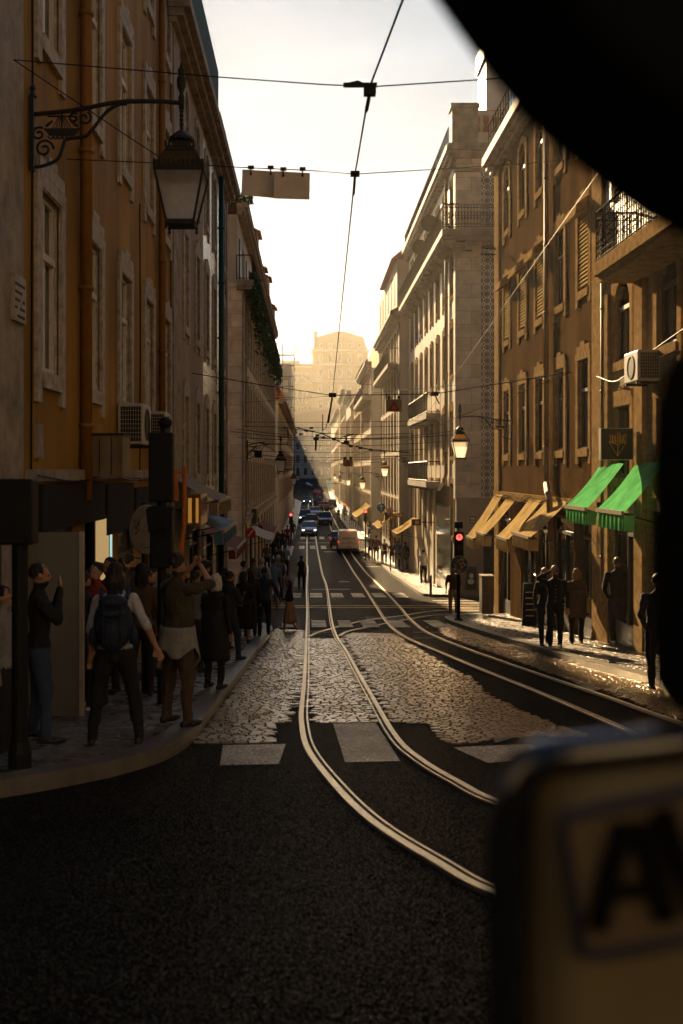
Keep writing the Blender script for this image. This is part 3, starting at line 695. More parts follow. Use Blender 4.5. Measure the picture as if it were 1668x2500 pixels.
# ---- right side
XR=6.8
GLZ=GLAZE
b,U,zb=building('arched_window_building','stone and glazed tile building with arched windows behind green awnings, right','building',1,XR,8,24.5,13,GLZ,[(2.4,1.75,'arch'),(-.15,1.55,'sash'),(6.4,2.1,'arch')],[23.1,20.2,17.3,14.4],w=1.15,fm=DARKF,sm=SURR_R,shops=[(23.0,1.9,-.9),(20.3,1.9,-.8),(17.4,1.9,-.7)])
for y0,y1 in ((24.0,24.9),(21.5,22.05),(18.6,19.1)): pilaster(b,1,XR,y0,y1,zb,4.0,.1,SURR_R)
balcony(b,XR,XR-.9,14,22.2,4.32,h=1.05,slab=.28,scroll=True,dens=.14,m=SURR_R)
wires_bundle(b,[(XR-.12,24.8,2.2),(XR-.16,23,1.95),(XR-.14,21,2.3),(XR-.2,18,2.6)],m=IRON,r=.012)
pipe(b,XR-.08,24.45,-3,6,PIPEB,.05)
c1=[36.7,34.0,31.45,28.9,26.4]
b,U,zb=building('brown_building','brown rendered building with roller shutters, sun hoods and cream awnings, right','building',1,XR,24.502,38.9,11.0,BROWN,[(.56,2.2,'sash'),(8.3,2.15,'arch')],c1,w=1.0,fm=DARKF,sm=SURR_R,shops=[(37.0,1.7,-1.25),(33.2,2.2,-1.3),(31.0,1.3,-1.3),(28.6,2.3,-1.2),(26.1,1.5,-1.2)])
for c in c1:
    k='sash' if c==28.9 else 'shutter'
    z=4.5
    put_window(b,U(c),z,zb,k,1.0,2.0,DARKF,SURR_R)
# cut row 2 into the wall too
ops=[]
for (z,h) in ((.56,2.2),(8.3,2.15),(4.5,2.0)):
    for c in c1: ops.append((U(c)-.5,U(c)+.5,z,z+h))
for c,sw,zt in [(37.0,1.7,-1.25),(33.2,2.2,-1.3),(31.0,1.3,-1.3),(28.6,2.3,-1.2),(26.1,1.5,-1.2)]: ops.append((U(c)-sw/2,U(c)+sw/2,g(c),zt))
w_=[o for o in b.children if o.name.startswith('wall')][0]; me=bpy.data.meshes.new('wall'); fm_=facade_mesh(38.9-24.502,zb,11.0,12,ops,zb); me.from_pydata(fm_.v,[],fm_.f); me.materials.append(BROWN); w_.data=me
pilaster(b,1,XR,38.05,38.92,zb,10.9,.07,SURR_R); pilaster(b,1,XR,24.6,25.45,zb,10.9,.07,SURR_R)
cornice(b,1,XR,24.5,39.1,10.85,((.1,0),(.2,.15),(.34,.3),(.48,.62)),end=.2)
MB().box(XR-.10,XR,24.5,38.9,-.98,-.72).build('string_course',SURR_R,b)
rw=random.Random(2)
for i in range(4):
    z0=-.75-.04*i; wires_bundle(b,[(XR-.13-.02*i,y_,z0-(.0 if k_%2==0 else rw.uniform(.03,.26))) for k_,y_ in enumerate([38.8-1.55*j+rw.uniform(-.3,.3) for j in range(9)])],m=mat('wall cable',(.08,.055,.03),.8,spec=0),r=.008)
pp=pipe(b,XR-.12,30.1,-.35,10.6,PIPEB,.07); MB().tube([(XR-.12,30.1,-.35),(XR-.35,28.9,-.62),(XR-.35,28.7,-.75),(XR-.2,28.7,-3.9)],.085,8).build('drainpipe',PIPEB,b)
for c in (36.7,34.0,31.45,26.4):
    zt=4.5+2.0
    MB().hexa([(XR-.38,c-.6,zt-.28),(XR-.05,c-.6,zt-.10),(XR-.05,c+.6,zt-.10),(XR-.38,c+.6,zt-.28),(XR-.34,c-.6,zt-.02),(XR-.05,c-.6,zt+.20),(XR-.05,c+.6,zt+.20),(XR-.34,c+.6,zt-.02)]).build('sun_hood',SURR_R,b)
for (y,z) in ((38.6,7.6),(38.6,4.4+3.6)): pass
MB().tube([(XR-.55,38.75,8.15),(XR,38.6,8.05)],.05,6).build('pole_stub',DARKM,b); MB().tube([(XR-.55,38.75,4.45+3.9-.4),(XR,38.6,4.35)],.0001,3) 
MB().tube([(XR-.6,38.75,7.9-.0),(XR-.0,38.6,7.85)],.03,6).build('wall_bracket',DARKM,b)
r_=MB()
for z in (11.5,12.1,12.55): r_.tube([(XR-.3,24.6,z),(XR-.3,38.9,z)],.02,4)
for i in range(30): r_.tube([(XR-.3,24.8+i*.48,11.47),(XR-.3,24.8+i*.48,12.6)],.014,4)
r_.build('roof_railing',IRON,b); MB().box(XR+1,XR+6,30,38.5,11,14.2).build('attic',CREAM2,b); 

c2=[50.8,53.7,56.6,59.4,62.2,65.0,67.8,70.6]
b,U,zb=building('tiled_corner_building','tall cream corner building with blue tiles, wrap-around iron balcony and roof balustrade, right','building',1,XR,49.5,73.3,14.5,CREAM,[(.69,2.15,'sash'),(4.6,2.17,'sash'),(8.35,2.1,'arch'),(11.3,2.4,'cas'),(-3.1,2.5,'cas')],c2,w=1.1,fm=DARKF,sm=SURR_R,D=13)
MB().box(XR-.004,XR+13,49.46,49.502,-1.25,14.5).build('side_wall',ASHX,b)
MB().box(XR-.004,XR+13,49.44,49.502,zb,-1.252).build('side_plinth_wall',mat('smooth side stone',(.33,.27,.20),.7,.2,1.5,.2,30),b)
MB().box(7.95,9.0,49.40,49.459,-1.2,11.0).box(7.95,9.0,49.40,49.459,11.35,14.3).build('tile_panel',TILE,b)
MB().box(9.0,19,49.41,49.459,-1.2,14.3).build('side_render',STONE_L,b)
pilaster(b,1,XR,49.48,50.1,-1.3,14.4,.05,STONE_L)
cornice(b,1,XR,49.3,73.3,14.4,((.1,0),(.22,.2),(.4,.42),(.5,.7)),end=.3,m=STONE_L)
mb=MB().box(XR-.45,XR+13,48.95,49.46,14.82,15.1).box(XR-.2,XR+13,49.2,49.46,14.5,14.82).box(XR-.05,XR+1.15,49.38,49.46,13.9,14.05); mb.build('side_cornice',STONE_L,b)
# parapet pier and stone balusters
pr=MB().box(XR-.25,XR+.95,49.1,49.9,15.1,16.75).box(XR-.32,XR+1.02,49.0,50.0,16.75,16.95).build('parapet_pier',STONE_L,b)
bl=MB(); 
for i in range(12):
    x=XR+1.15+i*.42; bl.lathe((x,49.35,15.65),[(.09,0),(.09,.06),(.05,.1),(.12,.3),(.11,.42),(.05,.62),(.08,.72),(.09,.8)],8)
bl.box(XR+.95,XR+7,49.2,49.5,16.45,16.65).box(XR+.95,XR+7,49.15,49.5,15.1,15.64); bl.build('balustrade',mat('pale balustrade stone',(.5,.45,.38),.7,.2,3),b)
MB().hexa([(XR+.6,50.2,15.1),(XR+9,50.2,15.1),(XR+9,73,15.1),(XR+.6,73,15.1),(XR+.9,50.6,17.15),(XR+9,50.6,17.15),(XR+9,73,17.15),(XR+.9,73,17.15)]).build('roof',TERR,b)
mb=MB()
y=50
while y<73: mb.tube([(XR-.3,y,15.1),(XR-.3,y,16.1)],.02,4); y+=.35
for z in (15.3,16.1): mb.tube([(XR-.3,49.9,z),(XR-.3,73.2,z)],.03,4)
mb.build('roof_railing',IRON,b)
MB().box(8.6,9.75,52,54.5,16.9,20.2).build('chimney',mat('pale chimney metal',(.5,.5,.5),.5,.1,2),b)
MB().box(8.5,9.9,51.95,54.6,20.2,21.1).build('chimney_cap',PIPEG,b)
balcony(b,XR,XR-.75,48.75,73,11.1,h=1.15,slab=.3,dens=.2,scroll=True,corb=True)
sb=MB().box(XR,XR+6,48.75,49.4,10.82,11.1).box(XR,XR+6,48.9,49.4,10.6,10.819)
for x in (7.35,): sb.box(x-.14,x+.14,49.0,49.4,10.2,10.6)
sb=sb.build('side_balcony',STONE_L,b)
rl=MB()
for z in (11.2,11.32,12.08,12.22): rl.tube([(XR-.7,48.8,z),(XR+6,48.8,z)],.022,4)
for i in range(47):
    x=XR-.7+i*.142; rl.tube([(x,48.8,11.1),(x,48.8,12.22)],.012,4)
    rl.tube([(x+.071+.06*math.cos(a),48.8,11.72+.2*math.sin(a)) for a in [j*math.pi/4 for j in range(9)]],.014,3)
    rl.tube([(x+.071+.05*math.cos(a),48.8,12.15+.06*math.sin(a)) for a in [j*math.pi/4 for j in range(9)]],.01,3)
    rl.ball((x+.071,48.8,11.72),.035,k=5,rings=4)
rl.build('railing',IRON,sb)
balcony(b,XR,XR-.75,55.5,66,3.05,h=1.05,slab=.3,dens=.22); balcony(b,XR,XR-.75,55.5,66,-.55,h=1.05,slab=.3,dens=.22)
pipe(b,XR-.12,53.0-.8,-.1,14.3,PIPEB,.09); MB().tube([(XR-.12,52.2,-.1),(XR-.16,52.6,-.5),(XR-.16,55,-.95)],.09,8).build('drainpipe',PIPEB,b)
MB().box(XR-.06,XR,50.2,57.2,-1.7,-.75).build('brown_fascia',BROWN,b)
gp=MB().box(XR-.08,XR-.001,51.0,56.5,-5.4,-1.72).build('shop_front',DARKF,b)
MB().quad((XR-.084,51.1,-5.2),(XR-.084,56.4,-5.2),(XR-.084,56.4,-1.8),(XR-.084,51.1,-1.8)).build('pane',mat('greenish shop glass',(.05,.06,.03),.10,.5,1.2,.15,2,spec=.9),gp)
for y in (58.5,61.2,64,67,70): pilaster(b,1,XR,y-.35,y+.25,zb,-.9,.06,CREAM)
MB().box(8.05,9.2,49.38,49.45,-5.9,-2.6).build('side_door',DARKM,b)
sp=MB().box(7.08,7.62,49.40,49.43,-.05,.42).build('street_plaque',mat('marble plaque',(.5,.46,.4),.4,.1,4),b)
text_mesh('RUA', .12,'plaque_lettering',DARKM,sp,Matrix.Translation((7.35,49.395,.24))@Matrix.Rotation(math.pi/2,4,'X'),.001)
sg=MB().box(7.42,7.68,49.38,49.43,-2.42,-2.10).build('small_sign',mat('dark small sign',(.04,.04,.04),.5),b)
MB().box(7.45,7.65,49.37,49.38,-2.25,-2.15).box(7.45,7.65,49.37,49.38,-2.38,-2.3).build('sign_stripe',WHITEF,sg)
# brown sloped awning-hoods on roof terrace: two round dark satellite dishes
for y,z in ((56,13.0),(61,12.8)):
    d=empty('satellite_dish',(XR-.55,y,z),0,'dark round satellite dish above the long iron balcony, '+('the nearer and larger one' if y<58 else 'the farther one below the roof'),'dish','satellite dishes')
    dd=MB().lathe((XR-.5,y,z),[(.02,.08),(.23,.06),(.38,.01),(.44,-.04),(.45,-.05),(.38,-.01),(.23,.04),(.02,.06)],20,axis='y').build('reflector',mat('dish grey green',(.06,.06,.04),.7),d,smooth=True)
    MB().tube([(XR-.5,y+.1,z),(XR-.3,y+.5,z-1.5)],.04,5).build('mount',IRON,d)

def rb(label,x,y0,y1,z1,wall,rows,step=2.9,sm=SURR_R,**k):
    n=int((y1-y0-1.4)/step)+1; off=(y1-y0-(n-1)*step)/2
    cols=[y0+off+i*step for i in range(n)]
    b,U,zb=building(k.pop('name','far_building'),label,'building',1,x,y0,y1,z1,wall,rows,cols,w=1.1,fm=DARKF,sm=sm,**k)
    cornice(b,1,x,y0,y1,z1-.1,((.1,0),(.3,.2),(.55,.45),(.7,.7)),end=.3,m=STONE_L)
    pilaster(b,1,x,y0-.01,y0+.9,zb,z1-.1,.06,STONE_L)
    return b,zb
b,zb=rb('cream building with red eaves and a set-back attic, behind the first red triangle sign',6.2,73.32,93,10.4,CREAM2,[(-5.2,3,'cas'),(-1.5,2.4,'cas'),(1.7,2.4,'cas'),(4.9,2.3,'cas'),(7.9,1.8,'cas')])
MB().box(6.0,12,73.3,93,11.0,14.6).box(7.2,12,76,90,14.6,16.6).build('attic',CREAM2,b); MB().hexa([(5.5,73.1,11.0),(12,73.1,11.0),(12,93,11.0),(5.5,93,11.0),(6.5,73.6,11.6),(12,73.6,11.6),(12,93,11.6),(6.5,93,11.6)]).build('roof',TERR,b)
MB().hexa([(5.6,73.1,14.6),(12,73.1,14.6),(12,86,14.6),(5.6,86,14.6),(6.6,73.6,15.5),(12,73.6,15.6),(12,86,15.6),(6.6,86,15.5)]).build('attic_roof',TERR,b)
for i in range(6): MB().box(5.97,6.0,75+i*3,76.1+i*3,11.7,14.0).build('window',DARKF,b)
balcony(b,6.2,5.4,74,91,7.5,slab=.3,dens=.3)
b,zb=rb('grey stone corner building with deep cornice and long upper balcony, past the second crossing',6.2,107,128,10.4,CREAM2,[(-5.6,3,'cas'),(-1.8,2.2,'cas'),(1.4,2.2,'cas'),(4.6,2.2,'cas'),(8.1,1.8,'cas')])
balcony(b,6.2,5.2,106.4,127,7.6,slab=.4,dens=.35); MB().box(7,14,108,128,11,13.5).build('attic',YEL,b)
b,zb=rb('yellow building with white trim further down the right side',6.2,128.02,150,8.6,YEL,[(-5.6,3,'cas'),(-1.8,2.2,'cas'),(1.4,2.2,'cas'),(4.8,2.2,'cas')]); MB().box(7,14,130,150,9.2,13.0).build('attic',YEL,b)
MB().hexa([(6.3,129.5,13.0),(14,129.5,13),(14,150.5,13),(6.3,150.5,13),(8,131,14.6),(14,131,14.6),(14,149,14.6),(8,149,14.6)]).build('roof',TERR,b)
rb('grey stone building with curved cornice, third block on the right',6.2,160,184,11.5,CREAM2,[(-5.6,3,'cas'),(-1.4,2.4,'cas'),(2.2,2.4,'cas'),(5.8,2.4,'cas')],step=3.2)
rb('pale building with heavy eaves near the bend, fourth block on the right',6.1,184.02,214,13.5,CREAM,[(-5.6,3,'cas'),(-1.4,2.6,'cas'),(2.4,2.6,'cas'),(6.4,2.6,'cas'),(10,2,'cas')],step=3.6)
rb('hazy cream building before the last one on the right',6.1,225,262,12.5,CREAM,[(-5.6,3,'cas'),(-1.4,2.6,'cas'),(2.4,2.6,'cas'),(6.4,2.6,'cas')],step=4.2)
rb('hazy last building on the right side of the street',6.6,268,330,14,CREAM2,[(-5,3,'cas'),(-1.4,2.6,'cas'),(2.4,2.6,'cas'),(6.4,2.6,'cas')],step=5)

# ---- end of the street and hill
def frontb(name,label,x0,x1,y,z0,z1,wall,rows,cols,w,D=14,sm=None,fm=DARKF):
    root=empty(name,(x0,y,z0),0,label,'building')
    ops=[(c-x0-w/2,c-x0+w/2,z,z+h) for z,h in rows for c in cols]
    facade_mesh(x1-x0,z0,z1,D,ops,z0).build('wall',wall,root,local=True)
    for z,h in rows:
        for c in cols: put_window(root,c-x0,z,z0,'cas',w,h,fm,sm)
    return root
b=frontb('end_building','pale building, bluish shade in its colour, with a red roof closing the end of the street',-24,17,405,-4,17.5,BLUEW,[(-1.5,2.6),(3.2,2.8),(8.2,2.8),(13,2.4)],[-22+2.9*i for i in range(14)],1.2)
MB().hexa([(-25,404,17.6),(18,404,17.6),(18,420,17.6),(-25,420,17.6),(-24,410,22),(16,410,25.5),(16,420,25.5),(-24,420,22)]).build('roof',TERR,b)
YH=mat('hill palace yellow',(.56,.38,.12),.8,.1,.3); WHT=mat('hill white trim',(.7,.66,.58),.7,.05,.3); SHD=mat('hill window shutter',(.16,.14,.12),.6,.1,.3)
b=frontb('hilltop_building','large yellow building with a mansard roof on the hill above the street end',1.2,28.2,520,22,58.6,YH,[(30,4),(38,3.7),(45.6,4.0),(53.3,3.8)],[5.1,10,14.6,19.2,24.4],1.7,sm=WHT,fm=SHD)
MB().box(.4,29,518.8,534,58.5,59.3).box(.8,28.6,519.2,534,51.6,52.6).box(.8,28.6,518.6,534,43.4,44.1).box(.8,28.6,519.2,534,36,36.6).build('string_course',WHT,b)
ROOFH=mat('mansard roof slate',(.20,.13,.07),.8,.15,.3)
mb=MB().hexa([(1.4,520.5,59.3),(28,520.5,59.3),(28,534,59.3),(1.4,534,59.3),(3,522.5,65.6),(26.2,522.5,65.6),(26.2,534,65.6),(3,534,65.6)])
mb.hexa([(3,522.5,65.62),(26.2,522.5,65.62),(26.2,534,65.62),(3,534,65.62),(13.5,526,69.0),(16.5,526,69.0),(16.5,534,69.0),(13.5,534,69.0)]); mb.build('roof',ROOFH,b)
for x in (5.5,10,14.6,19.4,24): d=MB().box(x-.8,x+.8,520.0,523,60,62.4).build('dormer',WHT,b); MB().box(x-.45,x+.45,519.95,520,60.3,62.0).build('pane',GLASS,d)
MB().box(2.0,3.6,521,524,59.3,67.6).box(1.8,3.8,520.8,524.2,67.6,68.3).build('chimney',ROOFH,b); MB().box(20.5,21.1,526,527,66,69.4).build('chimney',ROOFH,b)
b=frontb('arcaded_wing','lower yellow wing with arched loggia beside the hilltop building',-14,1.15,516,20,52.0,YH,[(44,3.0),(33,6)],[-12.2,-9.6,-7,-4.4,-1.6],1.7,sm=WHT,fm=SHD)
MB().box(-14.5,1.15,515.4,516,50.2,50.9).box(-14,1.15,515.6,516,42.2,42.8).build('string_course',WHT,b)
MB().box(-14.2,-5,515.7,530,52.0,53.4).build('roof_parapet',WHT,b)
HILL=mat('hill earth',(.10,.09,.05),.9,.3,.1)
mb=MB()
for i in range(21):
    for j in range(13):
        x=-120+12*i; y=421+j*12; mb.v.append((x,y,min(26,-2+(y-421)*.32+2*noise.noise(Vector((x*.03,y*.03,0))))))
for i in range(20):
    for j in range(12): q=i*13+j; mb.f.append((q,q+13,q+14,q+1))
tag(mb.build('hill',HILL),kind='structure')
mb=MB()
for i in range(7000):
    x=rnd.uniform(-16,28); y=rnd.uniform(486,512); base=min(26,-2+(y-421)*.32); hh=6*abs(noise.noise(Vector((x*.15,y*.1,3))))+2.5
    p=Vector((x,y,base+rnd.random()*hh)); s=.45; a=Vector((rnd.gauss(0,s),rnd.gauss(0,s),rnd.gauss(0,s))); c=Vector((rnd.gauss(0,s),rnd.gauss(0,s),rnd.gauss(0,s))); mb.quad(p-a,p-c,p+a,p+c)
tag(mb.build('hillside_shrubs',PLANT),'hazy trees and shrubs massed on the slope below the yellow hilltop building','shrubs',kind='stuff')
MB_=MB().lathe((-7.6,330,14),[(2.6,-20),(2.6,0),(2.4,1.6),(1.6,2.8),(.3,3.5)],16)
tag(MB_.build('round_tower',mat('white dome',(.55,.55,.52),.6),smooth=True),'pale rounded tower top just right of the scaffolded building','tower')


ob=[o for o in bpy.data.objects if o.name=='ochre_building'][0]
for y_,za,zc in ((12.15,-.1,9),(19.9,-.2,5.0),(24.3,-1,12)): MB().tube([(XL+.02,y_,za),(XL+.025,y_+.04,(za+zc)/2),(XL+.02,y_,zc)],.012,5).build('cable',DARKM,ob)
MB().box(XL,XL+.05,12.35,12.6,.15,.55).build('small_box',STONE_L,ob)

# unseen blocks added behind the viewpoint; their sunlit fronts bounce light onto facing surfaces
for k,(lab,x0,x1,y0,h) in enumerate((('unseen grey stone block added behind the viewpoint to bounce light',-34,-6,-26,17),('unseen cream block added behind the viewpoint to bounce light',5,36,-24,18))):
    b=frontb('bounce_block',lab,x0,x1,y0-12,g(y0)-.5,h,CREAM2 if k else STONE_L,[],[],1,D=12)
    for r in range(4):
        for c in range(9): MB().box(x0+2+c*2.9,x0+3.1+c*2.9,y0,y0+.06,2.2+r*3.9,4.4+r*3.9).build('window',GLASS,b)
# ================================================================== street lanterns
def make_lamp(detail=True):
    """wall bracket at origin, arm reaching along +x 1.7 m; lantern hung at its end"""
    t=empty('wall_lantern',(0,0,0))
    K=12 if detail else 6
    MB().box(0,.05,-.04,.04,-.72,.12).lathe((.03,0,.12),[(.05,0),(.02,.06),(.035,.1),(.005,.16)],6).build('back_plate',IRON,t)
    arm=MB().tube(catmull([(.02,0,-.08),(.5,0,-.03),(1.0,0,.06),(1.45,0,.07),(1.72,0,.05)],6),.026,6)
    arm.tube(catmull([(.02,0,-.68),(.16,0,-.66),(.32,0,-.58),(.38,0,-.42),(.42,0,-.36),(.62,0,-.33),(.70,0,-.26),(.86,0,-.06),(1.0,0,.03),(1.1,0,.04)],5),.02,6)
    arm.build('bracket_arm',IRON,t,smooth=True)
    sc=MB()
    def spiral(cx,cz,r,turns,a0,sg=1):
        pts=[(cx+sg*r*(1-k/26*.8)*math.cos(a0+turns*6.283*k/26),0,cz+r*(1-k/26*.8)*math.sin(a0+turns*6.283*k/26)) for k in range(27)]
        sc.tube(pts,.014,4)
    spiral(.16,-.47,.11,1.4,0); spiral(.10,-.30,.08,1.3,1); spiral(.62,-.12,.08,1.3,2,-1); spiral(.5,-.12,.06,1.2,1)
    for k in range(7): sc.tube([(.2+.05*k,0,-.33),(.24+.05*k,0,-.36),(.28+.05*k,0,-.33)],.009,4)
    # little ship of the city arms: hull, mast, sail ribs, two birds
    sc.hexa([(.22,-.015,-.32),(.50,-.015,-.32),(.50,.015,-.32),(.22,.015,-.32),(.15,-.015,-.24),(.57,-.015,-.24),(.57,.015,-.24),(.15,.015,-.24)])
    sc.tube([(.36,0,-.25),(.36,0,-.06)],.012,5); sc.tube([(.2,0,-.10),(.52,0,-.10)],.01,4)
    for k in range(-3,4): sc.tube([(.36+.012*k,0,-.11),(.36+.035*k,0,-.24)],.006,3)
    for s in(-1,1):
        sc.ball((.36+s*.15,0,-.19),.05,.015,.018,6,4,Matrix.Rotation(s*.7,3,'Y')); sc.ball((.36+s*.115,0,-.16),.018,.012,.015,6,4)
    sc.build('city_emblem',IRON,t)
    # hanger & finial
    h=MB().lathe((1.72,0,0),[(.03,-.02),(.035,.12),(.02,.16),(.05,.24),(.055,.32),(.03,.38),(.045,.42),(.02,.46),(.008,.52)],8)
    h.tube([(1.72,0,.0),(1.72,0,-.30)],.016,6)
    for k in range(4): h.lathe((1.72,0,-.06-.05*k),[(.018,0),(.026,.02),(.018,.04)],6)
    h.build('hanger',IRON,t,smooth=True)
    lan=MB(); cx=1.72; zt=-.29
    lan.lathe((cx,0,0),[(.03,zt+.03),(.10,zt-.02),(.14,zt-.06),(.14,zt-.09),(.08,zt-.11),(.09,zt-.19),(.10,zt-.20)],12)
    def frus(m,z0,a,z1,b_,th=None):
        m.hexa([(cx-b_,-b_,z1),(cx+b_,-b_,z1),(cx+b_,b_,z1),(cx-b_,b_,z1),(cx-a,-a,z0),(cx+a,-a,z0),(cx+a,a,z0),(cx-a,a,z0)])
    zg=zt-.46   # top of glass
    frus(lan,zg+.27,.165,zg+.22,.165)
    for a in range(4):
        M=Matrix.Translation((cx,0,0))@Matrix.Rotation(a*math.pi/2,4,'Z')
        for k in range(9):
            u=-.155+.31*k/8
            p=[M@Vector(q) for q in ((u-.015,-.168,zg+.26),(u+.015,-.168,zg+.26),(u+.012,-.18,zg+.315),(u,-.182,zg+.33),(u-.012,-.18,zg+.315))]; lan.poly(p)
        for k in range(11):
            u=-.265+.53*k/10
            p=[M@Vector(q) for q in ((u-.022,-.282,zg+.01),(u+.022,-.282,zg+.01),(u+.018,-.295,zg+.075),(u,-.298,zg+.09),(u-.018,-.295,zg+.075))]; lan.poly(p)
        c1,c2,c3=M@Vector((-.155,-.155,zg-.56)),M@Vector((-.275,-.275,zg)),M@Vector((-.165,-.165,zg+.22))
        lan.tube([c1,c2],.018,4); lan.tube([c2,c3],.012,4); lan.lathe(M@Vector((-.155,-.155,zg-.66)),[(.005,0),(.018,.02),(.01,.05),(.022,.08)],6)
    frus(lan,zg+.02,.285,zg-.03,.275); frus(lan,zg-.55,.165,zg-.60,.155)
    lan.build('lantern_frame',IRON,t)
    def shell(m,z0,a,z1,b_):
        for s in range(4):
            M=Matrix.Translation((cx,0,0))@Matrix.Rotation(s*math.pi/2,4,'Z')
            m.quad(*[M@Vector(q) for q in ((-b_,-b_,z1),(b_,-b_,z1),(a,-a,z0),(-a,-a,z0))])
    g1=MB(); shell(g1,zg-.03,.262,zg-.55,.148); g1.build('glass',MIRG,t)
    g2=MB(); shell(g2,zg+.22,.155,zg+.02,.27); g2.build('roof_glass',AMBG,t)
    return t
L0=make_lamp()
lamps=[(XL+.02,12.1,4.13,0,'large black wall lantern on a scrolled ship bracket, nearest on the ochre building'),
 (XR-.08,35.5,1.75,math.pi,'sunlit lantern hanging from the brown building beside the blue tiled side wall'),
 (XR-.0,72.5,.95,math.pi,'sunlit lantern at the far end of the tall cream corner building, right'),
 (6.2,91,-.2,math.pi,'sunlit lantern on the cream building just before the second crossing, right'),
 (6.2,124,-.3,math.pi,'sunlit lantern third from the far end of the right-hand row'),
 (6.2,158,-.3,math.pi,'small sunlit lantern, second from the far end of the right-hand row'),
 (6.2,193,-.2,math.pi,'smallest sunlit lantern, farthest on the right side'),
 (XL,54,1.3,0,'dim lantern on the long stone building, left side beyond the side street'),
 (XL,96,.1,0,'dim distant lantern near the end of the long stone building, left'),
 (XL,128,.2,0,'farthest dim lantern on the low corner building, left')]
for i,(x,y,z,rz,lab) in enumerate(lamps):
    o=L0 if i==0 else copy_tree(L0)
    o.location=(x,y,z); o.rotation_euler=(0,0,rz); tag(o,lab,'street lamp','wall lanterns along the street')
# second bracket scroll end with black box on the stone pier
t=empty('wall_signal',(XL,52,.4),0,'small black signal box hung on a bracket from the corner of the long stone building','signal')
MB().tube([(XL,52,1.2),(XL+.5,52,1.35),(XL+1,52,1.4)],.03,5).tube([(XL,52,.6),(XL+.6,52,1.3)],.02,5).build('bracket',IRON,t); MB().box(XL+.5,XL+.85,51.9,52.2,.65,1.0).build('box',DARKM,t)

# ================================================================== overhead wires
def wire(name,pts,r,label,cat='wire',m=None,sag=0,extra=None,group=None):
    if len(pts)==2 and sag:
        a,b=Vector(pts[0]),Vector(pts[1]); pts=[a.lerp(b,t/8)-Vector((0,0,sag*4*(t/8)*(1-t/8))) for t in range(9)]
    mb=MB().tube(pts,r,5)
    if extra: extra(mb)
    return tag(mb.build(name,m or DARKM),label,cat,group)
def clamp(m,p,s=.07):
    m.box(p[0]-s,p[0]+s,p[1]-s*.6,p[1]+s*.6,p[2]-s*.5,p[2]+s*.6); m.ball(p,s*.6,k=6,rings=4)
tw=[P(995,-30,7.0),P(903,212,8.9),P(867,425,11.8),P(812,965,24.5),Vector((.45,30,1.2)),P(785,1052,38)]
wire('trolley_wire',tw,.009,'main tram contact wire running down the street from the top of the frame')
trb=[Vector((2.75,6,3.35)),Vector((2.9,11,2.97)),Vector((3.2,25,1.95)),Vector((3.5,41.7,.8)),Vector((2.9,75,-1.0)),Vector((2.9,150,-1.3))]
SUNC=mat('sunlit wire tone',(.14,.09,.05),.6)  # sunlight put into a lighter wire colour; the other wires stay dark
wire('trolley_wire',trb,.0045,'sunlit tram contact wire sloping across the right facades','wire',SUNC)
p0=P(903,212,8.9)
def ex0(m):
    m.box(p0[0]-.22,p0[0]+.06,p0[1]-.02,p0[1]+.02,p0[2]-.0,p0[2]+.03); m.box(p0[0]-.05,p0[0]+.05,p0[1]-.04,p0[1]+.04,p0[2]-.07,p0[2]+.02); m.tube([p0+Vector((-.22,0,.01)),p0+Vector((-.1,0,.04)),p0+Vector((.02,0,-.02))],.015,5)
    m.tube([p0+Vector((0,0,-.05)),p0+Vector((-.01,.35,-.08))],.018,5)
wire('span_wire',[(XL,11.5,4.44),P(530,188,10.1),P(780,206,9.1),p0,P(1200,193,9.1),(6.8,9.6,3.95)],.006,'topmost span wire crossing under the sky and holding the tram wire','wire',extra=ex0)
wire('stay_wire',[(XL,11.5,4.44),P(300,325,11.8),P(392,385,12.0)],.007,'thin stay wire slanting down behind the large lantern','wire')
p1=P(867,425,11.8)
wire('span_wire',[(XL,14,4.1),P(482,402,13.2),P(570,408,12.9),P(757,416,12.2),p1,P(1100,411,15.8),P(1273,400,18.4),(XR,25,7.36)],.006,'second span wire carrying the two blank sign boards','wire',extra=lambda m:(clamp(m,p1,.05),m.tube([p1,p1+Vector((0,.4,-.12))],.016,5)))
BOARD=mat('painted board back',(.62,.54,.46),.6,.12,5)
for i,(xa,xb,ya,yb,lab) in enumerate(((591,672,414,483,'left blank beige board hanging from the span wire'),(668,757,418,487,'right blank beige board hanging from the span wire'))):
    y=12.7 if i==0 else 12.5
    t=empty('hanging_board',P((xa+xb)/2,ya,y),0,lab,'sign board','blank boards on the span wire')
    a,b_,c,d=P(xa-2+(i==1)*2,yb-7+i*4,y),P(xb-1,yb,y),P(xb,ya+4,y),P(xa+1,ya-1,y)
    o=MB().hexa([a,b_,b_+Vector((0,.02,0)),a+Vector((0,.02,0)),d,c,c+Vector((0,.02,0)),d+Vector((0,.02,0))]).build('board',BOARD,t)
    bevel(o,.008,2)
    for px in ((613,661) if i==0 else (692,739)):
        q=P(px,ya-5,y-.02); k=MB().box(q[0]-.035,q[0]+.035,q[1]-.02,q[1]+.03,q[2]-.015,q[2]+.02); k.tube([q,q-Vector((0,0,.09))],.008,5); k.ball(q-Vector((0,0,.075)),.015,k=6,rings=4); k.build('clamp',IRON,t)
p2=P(812,965,28.4)
wire('span_wire',[(XL,28.8,2.65),P(640,940,28.6),p2,P(1060,962,28.0),(XR,27.7,2.57)],.012,'third span wire with the nearest red triangle sign','wire',extra=lambda m:(clamp(m,p2,.10),m.tube([p2,p2+Vector((-.1,.8,-.7))],.025,5),clamp(m,P(1061,962,28.0),.1),m.tube([P(1061,962,28),P(1072,985,29)],.02,4)))
